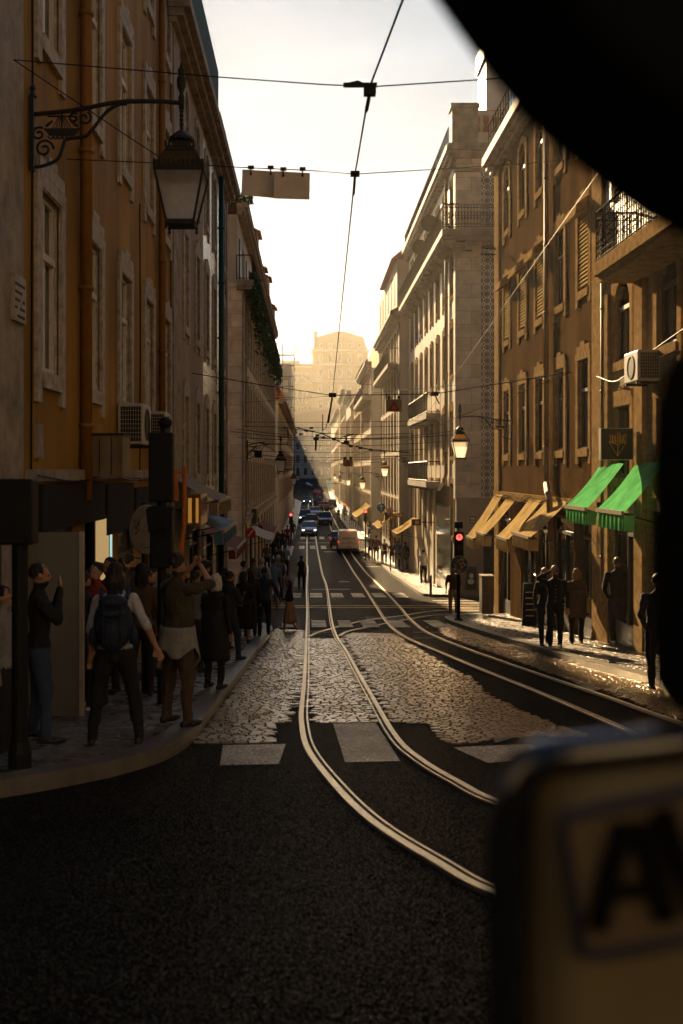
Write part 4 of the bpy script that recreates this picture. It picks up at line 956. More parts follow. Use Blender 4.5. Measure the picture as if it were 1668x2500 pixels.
REDP=mat('red sign paint',(.42,.02,.015),.5,.1,5); WS=mat('sign board grey',(.30,.26,.21),.6,.12,6)
def tri_sign(cx,cy,w,y,lab):
    c=P(cx,cy,y); s=w/F*y/2
    t=empty('warning_sign',c,0,lab,'sign','red triangle signs on span wires')
    bevel(MB().box(c.x-s,c.x+s,y-.01,y+.01,c.z-s*.78,c.z+s*.78).build('board',WS,t),.01)
    def tr(k,yy,m): return MB().poly([(c.x-s*.7*k,yy,c.z-s*.62+s*.32*(1-k)),(c.x+s*.7*k,yy,c.z-s*.62+s*.32*(1-k)),(c.x,yy,c.z-s*.62+s*1.25*k+s*.32*(1-k))])
    tr(1,y-.013,REDP).build('triangle',REDP,t); tr(.42,y-.016,WS).build('triangle_centre',WS,t)
    for q in (-.6,.6): MB().tube([(c.x+s*q,y,c.z+s*.8),(c.x+s*q,y,c.z+s*1.25)],.015*y/28,5).ball((c.x+s*q,y,c.z+s*1.0),.04*y/28,k=6,rings=4).build('clamp',IRON,t)
tri_sign(962,990,39,28.2,'nearer red triangle sign on a grey board hung over the street'); tri_sign(849,1130,23,60,'smaller farther red triangle sign on a grey board hung over the street')
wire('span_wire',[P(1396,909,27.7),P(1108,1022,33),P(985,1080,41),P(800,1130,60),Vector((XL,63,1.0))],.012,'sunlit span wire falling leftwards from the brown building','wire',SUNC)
wire('span_wire',[P(1396,909,27.7),P(1230,930,31),P(900,960,45),Vector((XL,50,3.2))],.008,'thin dark wire from the brown building across to the left corner','wire')
hz=[(1047,46,1060,.3),(1054,44,1048,.35),(1068,47,1060,.2),(1080,52,1078,.2),(1100,58,1096,.15),(1112,62,1110,.15),(1122,75,1118,.1),(1040,50,1036,.1),(1030,52,1026,.05),(1128,95,1128,.1),(1134,120,1132,.1)]
for i,(yl,d,yr,sg) in enumerate(hz):
    wire('span_wire',[Vector((XL,d,(VY-yl)/F*d)),Vector((XR-.2,d+1.5,(VY-yr)/F*(d+1.5)))],.008+.0001*d,'one of the thin level span wires stacked over the far crossing','wire',sag=sg,group='thin level wires over the crossing')
# frog / crossing hardware over the crossing
def ex3(m):
    for px,py in ((748,1052),(760,1045),(735,1060),(775,1063),(790,1068),(815,1072),(838,1082),(857,1090),(880,1094),(905,1098)): clamp(m,P(px,py,40),.07)
    m.tube([P(788,1012,40),P(788,1052,40)],.02,4); m.tube([P(772,1065,40),P(771,1100,40)],.04,5); clamp(m,P(772,1072,40),.1)
    m.tube([P(846,1068,40),P(846,1082,40)],.03,5); clamp(m,P(846,1080,40),.1); m.tube([P(840,1066,40),P(862,1060,41)],.03,5)
wire('crossing_wires',[P(725,1044,40),P(760,1052,40),P(790,1060,40),P(840,1083,40),P(905,1098,41),P(960,1102,42),P(1000,1105,43)],.02,'tangle of insulators and crossed tram wires above the crossing','wire',extra=ex3)
wire('crossing_wires',[P(690,1043,40),P(788,1058,40),P(900,1062,40),P(1010,1058,41)],.012,'slack pair of wires under the insulators above the crossing','wire')

# ================================================================== awnings
def awning(xw,xo,y0,y1,zt,zf,m,lab,val=.25,group=None,fringe=True,name='awning'):
    s=1 if xo>xw else -1; K=10
    t=empty(name,(xw,(y0+y1)/2,zt),0,lab,'awning',group)
    mb=MB(); N_=6
    for i in range(N_):
        for j in range(K):
            def f(u,v): 
                return (xw+(xo-xw)*v, y0+(y1-y0)*u, zt+(zf-zt)*v-.05*math.sin(v*math.pi)+.012*math.sin(u*9+v*5))
            mb.quad(f(i/N_,j/K),f((i+1)/N_,j/K),f((i+1)/N_,(j+1)/K),f(i/N_,(j+1)/K))
    mb.build('canopy',m,t,smooth=True)
    MB().box(min(xo,xo+s*.05),max(xo,xo+s*.05),y0-.02,y1+.02,zf-.06,zf+.02).build('front_bar',mat('awning bar',(.3,.25,.18),.4,.1,5),t)
    if val:
        v=MB(); n=max(8,int((y1-y0)/.05))
        for i in range(n):
            ya,yb=y0+(y1-y0)*i/n,y0+(y1-y0)*(i+1)/n; wv=.02*math.sin(i*1.1); w2=.02*math.sin((i+1)*1.1)
            v.quad((xo+s*.02+wv*.3,ya,zf-.06),(xo+s*.02+w2*.3,yb,zf-.06),(xo+s*.02+w2,yb,zf-.06-val+.01*math.sin(i*2)),(xo+s*.02+wv,ya,zf-.06-val))
        v.build('valance',m,t)
        v=MB()
        for i in range(6):
            a,b_=xo-(xo-xw)*.0,0
        # end flaps facing down the street
        v.quad((xo,y0,zf-.06),(xo-s*.22,y0,zf-.06),(xo-s*.2,y0,zf-.06-val),(xo,y0,zf-.06-val)); v.build('valance_end',m,t)
    MB().tube([(xw,y0+.08,zf-.25),(xo,y0+.08,zf-.03)],.015,5).build('arm',IRON,t); MB().tube([(xw,y1-.08,zf-.25),(xo,y1-.08,zf-.03)],.015,5).build('arm',IRON,t)
    return t
CRM=mat('cream awning cloth',(.52,.37,.16),.9,.3,3,.4,8,spec=0,transl=.2); GRN=mat('green awning cloth',(.15,.60,.20),.9,.3,3,.3,8,spec=0,transl=.3)
gA='cream awnings on the brown building'
awning(XR-.08,5.7,37.0,38.6,-.8,-2.35,CRM,'farthest of the four cream awnings, beside the side street corner',.3,gA)
awning(XR-.08,5.72,34.8,36.5,-.95,-2.07,CRM,'second cream awning from the side street corner',.33,gA)
awning(XR-.08,5.72,30.8,32.5,-.82,-1.98,CRM,'third cream awning from the corner, over the doorway with the arrow sign',.33,gA)
awning(XR-.08,5.72,27.7,30.0,-.78,-1.72,CRM,'nearest and widest cream awning, left of the drainpipe',.3,gA)
gB='green awnings'
awning(XR-.05,5.95,22.9,24.7,.16,-.80,GRN,'bright green awning below the fries sign, the farther of two',.3,gB); awning(XR-.05,5.95,20.2,22.0,.18,-.78,GRN,'bright green awning nearer to the camera, partly in shadow',.3,gB)
# stains on green awnings are in noise. left awnings
TAN=mat('tan awning cloth',(.30,.22,.13),.8,.15,3,transl=.2); RED=mat('dark red awning cloth',(.22,.05,.02),.8,.15,3,transl=.2)
BLU=bpy.data.materials.new('blue striped cloth'); _t,_N,_L=nt(BLU); _g=_N.new('ShaderNodeNewGeometry'); _s=_N.new('ShaderNodeSeparateXYZ'); _L.new(_g.outputs['Position'],_s.inputs[0])
_f=math_node(_N,_L,'GREATER_THAN',math_node(_N,_L,'FRACT',math_node(_N,_L,'MULTIPLY',_s.outputs[1],1.6)),.5); _m=_N.new('ShaderNodeMix'); _m.data_type='RGBA'; _L.new(_f,_m.inputs[0]); _m.inputs[6].default_value=(.02,.07,.14,1); _m.inputs[7].default_value=(.06,.17,.28,1); _L.new(_m.outputs[2],_N['Principled BSDF'].inputs['Base Color']); _N['Principled BSDF'].inputs['Roughness'].default_value=.75
awning(XL,-2.15,24.8,28.6,-.15,-.68,TAN,'tan awning above the blue one on the pink building',.3)
awning(XL,-2.1,25.6,30,-.9,-1.43,BLU,'blue striped awning over the left pavement',.28)
awning(XL,-2.2,31.5,36,-1.75,-2.3,RED,'brownish red awning beyond the blue one, left',.25)
awning(XL,-2.0,54,60,-3.0,-3.5,mat('white awning cloth',(.5,.47,.42),.7,.1,3,transl=.2),'off-white awning on the long stone building, left',.15); awning(XL,-2.2,66,72,-3.3,-3.8,RED,'faded orange awning farther along the left pavement',.2)
awning(XR,5.4,66,70,-3.0,-3.9,CRM,'small cream awning beyond the brown direction sign, right',.2); awning(6.2,4.9,76,83,-3.0,-4.1,CRM,'cream awning next to the blue arrow sign, right',.25); awning(6.2,4.7,108,118,-3.5,-4.7,CRM,'farthest cream awning past the second crossing, right',.3)

# ================================================================== signs, signals, boxes
t=empty('hanging_shop_sign',(6.3,22,.5),0,'square black hanging sign with an orange outline cone of fries above the green awning','sign')
bevel(MB().box(6.0,6.65,21.93,22.07,.24,.87).build('board',mat('dark sign face',(.012,.018,.012),.35),t),.01)
fr=MB().box(5.985,6.0,21.92,22.08,.23,.88).box(6.65,6.665,21.92,22.08,.23,.88).box(6.0,6.65,21.92,22.08,.87,.885).box(6.0,6.65,21.92,22.08,.225,.24); fr.build('sign_frame',mat('pale sign frame',(.45,.4,.3),.4),t)
ic=MB(); c=Vector((6.335,21.92,.55)); L_=lambda *p: ic.tube([c+Vector((a,0,b_)) for a,b_ in p],.0075,4)
L_((-.18,.06),(0,-.25),(.18,.06),(0,-.01),(-.18,.06)); L_((0,-.25),(0,-.01))
for x0,x1,h in ((-.14,-.16,.20),(-.09,-.10,.19),(-.04,-.045,.17),(.0,.0,.25),(.05,.06,.19),(.10,.135,.21)): L_((x0,.03),(x1,h),(x1+.04,h-.01),(x0+.035,.02))
ic.build('fries_outline',mat('orange sign line',(.85,.42,.05),.5),t)
MB().tube([(6.66,22,.75),(6.8,22,.75)],.015,5).tube([(6.66,22,.35),(6.8,22,.35)],.015,5).build('bracket',IRON,t)
def ac(x0,x1,y0,y1,z0,z1,lab,grp=None):
    t=empty('air_conditioner',((x0+x1)/2,y0,z0),0,lab,'air conditioner',grp); M_=mat('dirty white plastic metal',(.42,.38,.32),.5,.2,5)
    bevel(MB().box(x0,x1,y0,y1,z0,z1).build('casing',M_,t),.02)
    MB().box(x0+.05,x1-.03,y0-.004,y0+.01,z0+.05,z1-.05).build('grille_back',DARKM,t)
    q=MB(); n=int((x1-x0)/.05)
    for i in range(n+1): q.tube([(x0+.05+(x1-x0-.08)*i/n,y0-.012,z0+.05),(x0+.05+(x1-x0-.08)*i/n,y0-.012,z1-.05)],.004,3)
    for i in range(9): q.tube([(x0+.05,y0-.014,z0+.05+(z1-z0-.1)*i/8),(x1-.03,y0-.014,z0+.05+(z1-z0-.1)*i/8)],.004,3)
    q.build('grille',M_,t)
    s=1 if x0<0 else -1; xf=x1 if s>0 else x0
    MB().lathe((xf,(y0+y1)/2,(z0+z1)/2),[((z1-z0)*.4,-.002*s),((z1-z0)*.4,.012*s),((z1-z0)*.34,.014*s),((z1-z0)*.34,.004*s)],20,axis='x').build('fan_ring',DARKM,t)
    MB().box(min(x0,x1),max(x0,x1),y0+.08,y0+.12,z0-.05,z0-.001).box(x0,x1,y1-.12,y1-.08,z0-.05,z0-.001).build('bracket',IRON,t)
ac(-3.18,-2.76,17.6,18.5,.44,1.12,'nearer air conditioner with a wire grille on the ochre building')
ac(-3.18,-2.8,20.6,21.4,.55,1.15,'farther air conditioner partly hidden behind the black signal')
ac(6.34,6.78,20.6,21.5,1.75,2.35,'air conditioner high on the arched window building, right')
ac(-3.18,-2.85,57.5,58.4,-2.9,-2.0,'small distant air conditioner on the long stone building')
t=empty('junction_box',(-2.95,14.9,-.06),0,'old wooden looking meter box on the ochre wall under the air conditioners','box')
bevel(MB().box(-3.1,-2.62,14.9,15.5,-.08,.50).build('casing',mat('aged box metal',(.20,.15,.09),.5,.3,5,streak=True),t),.012); MB().box(-3.12,-2.6,14.88,15.52,.50,.53).build('lid',IRON,t)
for k in (-2.95,-2.78): MB().box(k,k+.01,14.893,14.9,-.05,.47).build('seam',DARKM,t)
t=empty('amber_sign_box',(-2.55,24,-1.2),0,'amber shop box with a warm reflection put in as glow, between the ochre building and the blue awning','sign')
MB().box(-2.75,-2.42,23.6,25.1,-1.2,-.52).build('casing',mat('amber reflecting face',(.45,.2,.03),.22,.5,3,metal=.7),t)
MB().box(-2.70,-2.62,23.585,23.6,-1.15,-.6).box(-2.53,-2.47,23.585,23.6,-1.15,-.6).build('light_strip',emit('amber reflection glow',(.9,.42,.08),.10),t)  # weak glow put in for the warm reflection on the box face
# traffic signals
RL=emit('red signal light',(1,.06,.04),1.6)
def signal(x,y,zt,zb_,lab,w=.28,lit=None,hood=True,back=False,arrow=False,cam=False,d=.2,zp=None):
    zg_=g(y)+.1; t=empty('traffic_light',(x,y,zg_),0,lab,'traffic light')
    MB().tube([(x,y+.05,zg_-.1),(x,y+.05,zb_)],.055,8).lathe((x,y+.05,zg_),[(.14,0),(.14,.05),(.07,.09)],10).build('pole',DARKM,t)
    bevel(MB().box(x-w/2,x+w/2,y-d/2,y+d/2,zb_,zt).build('housing',DARKM,t),.015)
    hs=(zt-zb_)/3
    for k in range(3):
        zc=zt-hs*(k+.5)
        o=MB().lathe((x,y-d/2,zc),[(w*.36,-.0),(w*.36,-.012)],16,axis='y').build('lens',RL if (lit==k) else mat('dark lens',(.03,.02,.02),.3),t)
        if hood: MB().tube([(x+w*.38*math.cos(a),y-d/2-.04,zc+w*.38*math.sin(a)) for a in [math.pi*j/8 for j in range(9)]],.012,4).build('visor',DARKM,t)
        if arrow and lit==k: MB().tube([(x,y-d/2-.02,zc-w*.22),(x,y-d/2-.02,zc+w*.2)],.012,4).tube([(x-w*.16,y-d/2-.02,zc+w*.02),(x,y-d/2-.02,zc+w*.22),(x+w*.16,y-d/2-.02,zc+w*.02)],.012,4).build('arrow',DARKM,t)
    if cam: MB().box(x-.12,x+.12,y-.08,y+.12,zt+.1,zt+.3).tube([(x,y,zt),(x,y,zt+.12)],.02,6).ball((x+.03,y-.02,zt+.22),.1,k=8,rings=6).build('camera',DARKM,t)
    return t
q=G(1133,1521,.12)
ts=signal(q.x+.03,33.5,-1.90,-2.92,'traffic light with a lit red arrow on a black pole at the right corner',lit=0,arrow=True,cam=True)
t=empty('round_sign',(q.x+.0,33.35,-2.94),0,'round sign covered in stickers below the red arrow light','sign')
MB().lathe((q.x+.03,33.35,-2.94),[(.285,0),(.29,.01),(.285,.02)],28,axis='y').build('rim',mat('sign rim',(.5,.48,.42),.4),t)
MB().lathe((q.x+.03,33.346,-2.94),[(.27,0),(.27,-.003)],28,axis='y').build('face',mat('sign blue face',(.04,.05,.09),.5),t)
cl=[(.5,.45,.1),(.3,.05,.05),(.3,.3,.3),(.08,.12,.25),(.35,.3,.2),(.3,.16,.08),(.12,.2,.1),(.02,.02,.02)]; rs=random.Random(5)
stm=[MB() for _ in cl]
for k in range(46):
    a=rs.random()*6.28; r_=.24*math.sqrt(rs.random()); w=rs.uniform(.02,.05); h=rs.uniform(.015,.04); ro=rs.random()*3; cx_,cz_=q.x+.03+r_*math.cos(a)*.92,-2.94+r_*math.sin(a)*.92; yy_=33.342-k*.0002
    pp=[(cx_+u*math.cos(ro)-v*math.sin(ro),yy_,cz_+u*math.sin(ro)+v*math.cos(ro)) for u,v in ((-w,-h),(w,-h),(w,h),(-w,h))]; MB().poly(pp).build('sticker',mat('sticker %d'%(k%8),cl[k%8],.5,.3,20),t)
signal(G(893,1372).x+.1,83,-3.0,-3.9,'small traffic light showing red beside the far right pavement',lit=0,hood=False,w=.3)
signal(-1.75,98,-3.85,-4.9,'small traffic light showing red on the far left pavement',lit=0,hood=False,w=.34)
signal(4.9,150,-4.5,-5.6,'distant traffic light over the dark end of the street',lit=0,hood=False,w=.3)
# near left signal seen from behind
x,y=-1.78,12.8; t=empty('traffic_light',(x,y,g(y)+.1),0,'tall black traffic signal seen from behind among the crowd, left','traffic light')
MB().tube([(x,y,g(y)),(x,y,.42)],.055,10).build('pole',DARKM,t)
bevel(MB().box(x-.145,x+.145,y-.12,y+.08,-.37,.46).build('housing',DARKM,t),.02); bevel(MB().box(x-.13,x+.14,y-.12,y+.1,-1.16,-.42).build('lower_housing',DARKM,t),.02)
MB().ball((x+.04,y,.58),.085,.09,.075).tube([(x+.02,y,.45),(x+.02,y,.53)],.03,6).build('loudspeaker',DARKM,t,smooth=True)
MB().hexa([(x-.10,y-.4,-.72),(x+.10,y-.4,-.66),(x+.10,y-.1,-.62),(x-.1,y-.1,-.68),(x-.13,y-.42,-.45),(x+.2,y-.42,-.42),(x+.14,y-.1,-.42),(x-.13,y-.1,-.42)]).build('visor',DARKM,t)
x,y=-2.22,8.15; t=empty('signal_pole',(x,y,g(y)+.1),0,'thick black pole with a dark box at the left frame edge','pole')
MB().tube([(x,y,g(y)),(x,y,-.1)],.062,12).lathe((x,y,g(y)+.12),[(.09,0),(.09,.12),(.07,.2)],12).build('pole',DARKM,t)
bevel(MB().box(x-.16,x+.12,y-.1,y+.1,-.56,-.06).build('box',DARKM,t),.015)
t=empty('round_sign',(-2.1,13.7,-.75),R(58),'big pale round sign seen edge-on behind the black signal, with scribbles','sign')
dsc=MB().lathe((0,0,0),[(.31,0),(.32,.012),(.31,.024)],30,axis='y').build('disc',mat('grubby sign',(.17,.16,.14),.5,.35,6),t,smooth=False,local=True); 
MB().tube([(0,.05,-2.1),(0,.05,.35)],.03,8).build('pole',DARKM,t,local=True)
gm=MB(); rr=random.Random(9)
for k in range(6): 
    a0=rr.random()*6; gm.tube([(.24*math.cos(a0+.12*j)*(.6+.4*rr.random()),-.004,.24*math.sin(a0+.12*j)) for j in range(6)],.006,3)
gm.build('scribbles',DARKM,t,local=True)
t=empty('orange_pole',(-1.92,16.2,g(16.2)),0,'orange pole with an orange arm box on the left pavement','pole')
OR=mat('orange paint',(.42,.12,.008),.45,.2,5)
MB().tube([(-1.92,16.2,g(16.2)),(-1.95,16.2,-1.2),(-1.91,16.2,-.8),(-1.91,16.2,.07)],.035,8).build('pole',OR,t,smooth=True); MB().tube([(-2.2,16.2,-.06),(-1.91,16.2,-.02)],.02,6).hexa([(-2.16,16.15,-.40),(-2.0,16.15,-.46),(-2.0,16.25,-.46),(-2.16,16.25,-.40),(-2.18,16.15,-.02),(-2.02,16.15,.03),(-2.02,16.25,.03),(-2.18,16.25,-.02)]).build('arm_box',OR,t)
MB().lathe((-2.13,16.14,-.14),[(.05,0),(.05,-.006)],14,axis='y').build('red_disc',REDP,t)
# no-entry style red sign
t=empty('round_sign',(-1.9,35,-2.0),0,'round red sign with a pale slash on the left pavement','sign')
MB().lathe((-1.95,35,-2.04),[(.17,0),(.17,-.015)],20,axis='y').build('face',REDP,t); MB().poly([(-2.06,34.98,-2.14),(-2.02,34.98,-2.16),(-1.84,34.98,-1.94),(-1.88,34.98,-1.92)]).build('slash',WHITEF,t); MB().tube([(-1.95,35.03,g(35)),(-1.95,35.03,-1.85)],.03,6).build('pole',DARKM,t)
# hoarding
t=empty('display_panel',(-2.8,11.6,g(11.6)),0,'tall pale panel with a light edge strip standing against the left wall','panel')
MB().box(-3.05,-2.5,11.55,11.62,g(11.6)+.1,-.67).build('board',mat('dull white panel',(.16,.15,.13),.6,.2,2,streak=True),t); MB().box(-2.5,-2.46,11.53,11.63,g(11.6)+.1,-.66).build('edge_strip',mat('panel edge',(.34,.30,.25),.5),t)
# right cabinet, poster, menu board, blue sign etc
q=G(1190,1510,.12); t=empty('utility_cabinet',(5.98,36.0,q.z),0,'grey metal utility cabinet at the foot of the brown building corner','cabinet')
bevel(MB().box(5.80,6.20,35.9,36.5,q.z-.05,q.z+1.2).build('body',mat('cabinet grey',(.22,.18,.13),.5,.15,3),t),.015); MB().box(5.78,6.22,35.88,36.52,q.z+1.2,q.z+1.24).build('lid',mat('cabinet lid',(.4,.34,.25),.4),t); MB().box(5.99,5.995,35.893,35.9,q.z+.1,q.z+1.1).box(5.83,6.17,35.893,35.9,q.z+.55,q.z+.56).build('door_seam',DARKM,t)
q=P(1152,1440,49.0); t=empty('poster',(7.45,49.35,g(49)),0,'dark poster with a pale face-like figure on the side wall past the crossing','poster')
MB().box(7.2,7.75,49.30,49.37,-5.55,-4.4).build('frame',mat('poster frame',(.2,.17,.13),.5),t); MB().box(7.24,7.71,49.29,49.3,-5.5,-4.45).build('sheet',DARKM,t); MB().ball((7.47,49.29,-4.85),.10,.004,.12).ball((7.45,49.29,-5.12),.15,.004,.13).build('figure',WHITEF,t)
t=empty('menu_board',(6.25,31.6,g(31)),0,'dark standing menu board leaning beside the shop window, right','board')
MB().hexa([(6.15,30.9,g(31)+.12),(6.6,31.0,g(31)+.12),(6.6,31.06,g(31)+.12),(6.15,30.96,g(31)+.12),(6.22,31.0,g(31)+1.35),(6.62,31.1,g(31)+1.35),(6.62,31.16,g(31)+1.35),(6.22,31.06,g(31)+1.35)]).build('board',DARKM,t)
for k in range(5): MB().box(6.27,6.5,30.93+.015*k,30.95+.015*k,g(31)+.4+.17*k,g(31)+.42+.17*k).build('text_line',WHITEF,t)
BLS=mat('blue sign paint',(.02,.10,.35),.4,.1,5)
x=5.35; y=78; z=(VY-1239)/F*y
t=empty('round_sign',(x,y,g(y)+.1),0,'round blue sign with a white up arrow above a pale plate, right pavement','sign'); x=(931-VX)/F*y
MB().lathe((x,y,z),[(.31,0),(.31,-.02)],24,axis='y').build('face',BLS,t); MB().tube([(x,y-.03,z-.2),(x,y-.03,z+.2)],.028,4).tube([(x-.13,y-.03,z+.05),(x,y-.03,z+.2),(x+.13,y-.03,z+.05)],.028,4).build('arrow',WHITEF,t)
MB().box(x-.2,x+.2,y-.02,y,z-1.0,z-.4).build('plate',mat('pale plate',(.4,.38,.3),.5),t); MB().tube([(x,y+.03,g(y)),(x,y+.03,z+.3)],.05,6).build('pole',DARKM,t); MB().box(x+.25,x+.65,y,y+.03,z-1.0,z-.35).build('green_plate',PIPEG,t)
y=70; x=(965-VX)/F*y; z=(VY-1258)/F*y; t=empty('direction_sign',(x,y,g(y)+.1),0,'brown arrow shaped direction sign on a post, right pavement','sign')
MB().hexa([(x-.35,y,z-.13),(x+.38,y,z-.13),(x+.38,y+.03,z-.13),(x-.35,y+.03,z-.13),(x-.35,y,z+.13),(x+.38,y,z+.13),(x+.38,y+.03,z+.13),(x-.35,y+.03,z+.13)]).hexa([(x+.38,y,z-.13),(x+.5,y,z),(x+.5,y+.03,z),(x+.38,y+.03,z-.13),(x+.38,y,z+.13),(x+.501,y,z+.001),(x+.501,y+.03,z+.001),(x+.38,y+.03,z+.13)]).build('board',mat('brown sign paint',(.22,.08,.02),.5),t)
MB().box(x-.25,x+.28,y-.004,y,z-.03,z+.03).build('lettering',mat('sign ochre',(.4,.22,.06),.5),t); MB().tube([(x+.45,y+.05,g(y)),(x+.45,y+.05,z+.2)],.05,6).tube([(x-.3,y+.05,g(y)),(x-.3,y+.05,z+.2)],.04,6).build('pole',DARKM,t)
y=74; x=(953-VX)/F*y; z=(VY-1247)/F*y; t=empty('shop_disc_sign',(x,y,z),0,'pale pink round projecting sign just left of the brown direction sign','sign'); MB().lathe((x,y,z),[(.2,0),(.24,-.03),(.2,-.06)],16,axis='y').build('face',mat('pink sign',(.5,.28,.22),.5),t); MB().tube([(x+.2,y,z),(6.2,y,z)],.02,4).build('bracket',IRON,t)
y=58; x=(1016-VX)/F*y; z=(VY-1275)/F*y; t=empty('projecting_sign',(x,y,z),0,'small brown and white projecting shop sign on the cream corner building','sign'); MB().box(x-.25,x+.3,y,y+.05,z-.17,z+.17).build('board',mat('brown sign board',(.16,.06,.02),.5),t); MB().box(x-.05,x+.15,y-.004,y,z-.1,z+.08).build('panel',WHITEF,t); MB().tube([(x+.3,y,z),(XR,y,z)],.02,4).build('bracket',IRON,t)
t=empty('bollard',(G(1066,1465,0).x,48.8,g(48.8)),0,'slim metal bollard on the far right kerb corner','bollard'); MB().tube([(G(1066,1465).x,49.6,g(49.6)),(G(1066,1465).x,49.6,g(49.6)+.95)],.06,8).ball((G(1066,1465).x,49.6,g(49.6)+.95),.07,k=8,rings=6).build('post',mat('bollard metal',(.3,.25,.18),.35,metal=.6),t)
t=empty('arrow_sign',(6.25,33.2,-1.9),0,'hexagonal cream sign with a black arrow between the cream awnings','sign')
MB().lathe((6.3,33,-2.05),[(.36,0),(.36,-.03)],6,axis='y').build('board',CRM,t); MB().tube([(6.38,32.95,-1.85),(6.22,32.95,-2.05),(6.36,32.95,-2.3)],.035,4).build('arrow',DARKM,t)
t=empty('pharmacy_sign',(2.9,162,-1.9),0,'tiny green lit cross sign far down the street','sign'); q=P(804,1181,160); MB().box(q.x-.28,q.x+.28,160,160.2,q.z-.1,q.z+.1).box(q.x-.1,q.x+.1,160-.003,160.2,q.z-.28,q.z+.28).build('cross',emit('green sign',(.03,.5,.35),.15),t); MB().tube([(q.x+.3,160.1,q.z),(6.2,160.1,q.z)],.05,4).build('bracket',IRON,t)
# ================================================================== vehicles
TYRE=mat('tyre rubber',(.02,.02,.02),.8); RIM=mat('alloy rim',(.35,.35,.35),.3,metal=.9)
TL=emit('red tail light',(1,.04,.02),.4); HLIT=emit('bright headlight',(.95,.95,1),2.2); CGL=mat('car glass',(.02,.03,.04),.06,.1,2,spec=.9); PLATE=mat('number plate',(.5,.5,.48),.5)
def car(px,py,kind,face,paint,lab,scale=1.0,brake=False,lights=False,yaw=0):
    """px,py: photo pixel of the bottom centre of the near end. face: 'rear' or 'front' towards the camera"""
    p=G(px,py); 
    van=kind=='van'; suv=kind=='suv'
    L=4.4 if van else 4.1; W=.92 if van else .88; H=1.9 if van else (1.62 if suv else 1.47)
    rz=(0 if face=='rear' else math.pi)+yaw
    # local frame: y forward, near end of the car touches p
    off = (L/2)
    t=empty('parked_van' if van else 'car',(p.x,p.y+off,g(p.y+off)),rz,lab,'van' if van else 'car'); t.scale=(scale,)*3
    if van: prof=[(-L/2,.35,1.0,1.8),(-L/2+.05,.25,1.0,1.88),(-1.2,.22,1.0,H),(0.5,.22,1.0,H),(1.0,.22,1.0,H-.02),(1.55,.24,1.02,1.25),(2.0,.28,.95,1.0),(L/2,.35,.7,.8)]
    else: prof=[(-L/2,.38,.9,.92),(-L/2+.12,.25,.95,1.0),(-1.3,.2,.95,1.0),(0,.2,.93,.96),(.9,.2,.93,.97),(1.6,.22,.82,.88),(L/2-.1,.28,.68,.74),(L/2,.36,.6,.66)]
    bd=MB(); K=14; base=0
    for (y,zb_,zs,zt) in prof:
        w=W*(1 if abs(y)<L/2-.15 else .93); wt=w*(.9 if van else .97)
        ring=[(-w*.9,zb_),(-w,zb_+.12),(-w,(zb_+zs)/2),(-w*.99,zs),(-wt,zs+(zt-zs)*.55),(-wt*.95,zt-.04),(-wt*.8,zt),(wt*.8,zt),(wt*.95,zt-.04),(wt,zs+(zt-zs)*.55),(w*.99,zs),(w,(zb_+zs)/2),(w,zb_+.12),(w*.9,zb_)]
        bd.v+=[(a,y,b_) for a,b_ in ring]
    for i in range(len(prof)-1):
        for j in range(K): q=i*K; bd.f.append((q+j,q+K+j,q+K+(j+1)%K,q+(j+1)%K))
    bd.f.append(tuple(range(K))); bd.f.append(tuple((len(prof)-1)*K+j for j in range(K))[::-1])
    o=fixn(bd.build('body',paint,t,smooth=True,local=True)); o.modifiers.new('e','EDGE_SPLIT').split_angle=R(40)
    if not van:
        zc=.96; zr=H; yb0,yf0,yb1,yf1=-L/2+.15,.95,-L/2+.55,.30
        if suv: yb1=-L/2+.32
        c_=MB().hexa([(-W*.93,yb0,zc),(W*.93,yb0,zc),(W*.93,yf0,zc),(-W*.93,yf0,zc),(-W*.74,yb1,zr-.03),(W*.74,yb1,zr-.03),(W*.74,yf1,zr-.03),(-W*.74,yf1,zr-.03)]); c_.build('windows',CGL,t,local=True)
        bevel(MB().hexa([(-W*.76,yb1-.03,zr-.03),(W*.76,yb1-.03,zr-.03),(W*.76,yf1+.03,zr-.03),(-W*.76,yf1+.03,zr-.03),(-W*.68,yb1+.06,zr+.02),(W*.68,yb1+.06,zr+.02),(W*.68,yf1-.06,zr+.02),(-W*.68,yf1-.06,zr+.02)]).build('roof',paint,t,local=True),.02)
        pl_=MB()
        for s in(-1,1):
            for a,b_ in (((s*W*.935,yb0-.01,zc),(s*W*.745,yb1-.01,zr-.02)),((s*W*.935,yf0+.01,zc),(s*W*.745,yf1+.01,zr-.02)),((s*W*.94,-.35,zc),(s*W*.75,-.35,zr-.02))): pl_.tube([a,b_],.035,4)
        pl_.build('pillar',paint,t,local=True)
    else:
        MB().quad((-W*.62,-L/2-.012,1.15),(W*.62,-L/2-.012,1.15),(W*.60,-L/2+.02,1.65),(-W*.60,-L/2+.02,1.65)).build('rear_windows',mat('van panel',(.5,.47,.43),.35,.1,2),t,local=True)
        MB().hexa([(-W*.8,1.02,1.84),(W*.8,1.02,1.84),(W*.8,1.0,1.8),(-W*.8,1.0,1.8),(-W*.88,1.52,1.30),(W*.88,1.52,1.30),(W*.88,1.5,1.26),(-W*.88,1.5,1.26)]).build('windscreen',CGL,t,local=True)
        for s in (-1,1): MB().quad((s*W*1.004,.55,1.08),(s*W*1.004,1.35,1.08),(s*W*.93,1.05,1.6),(s*W*.93,.55,1.6)).build('side_window',CGL,t,local=True)
        MB().tube([(0,-L/2-.01,.5),(0,-L/2+.02,1.8)],.008,4).tube([(-.75,-L/2-.01,.82),(.75,-L/2-.01,.82)],.008,4).box(.05,.2,-L/2-.04,-L/2-.01,.95,1.0).build('door_seam',DARKM,t,local=True)
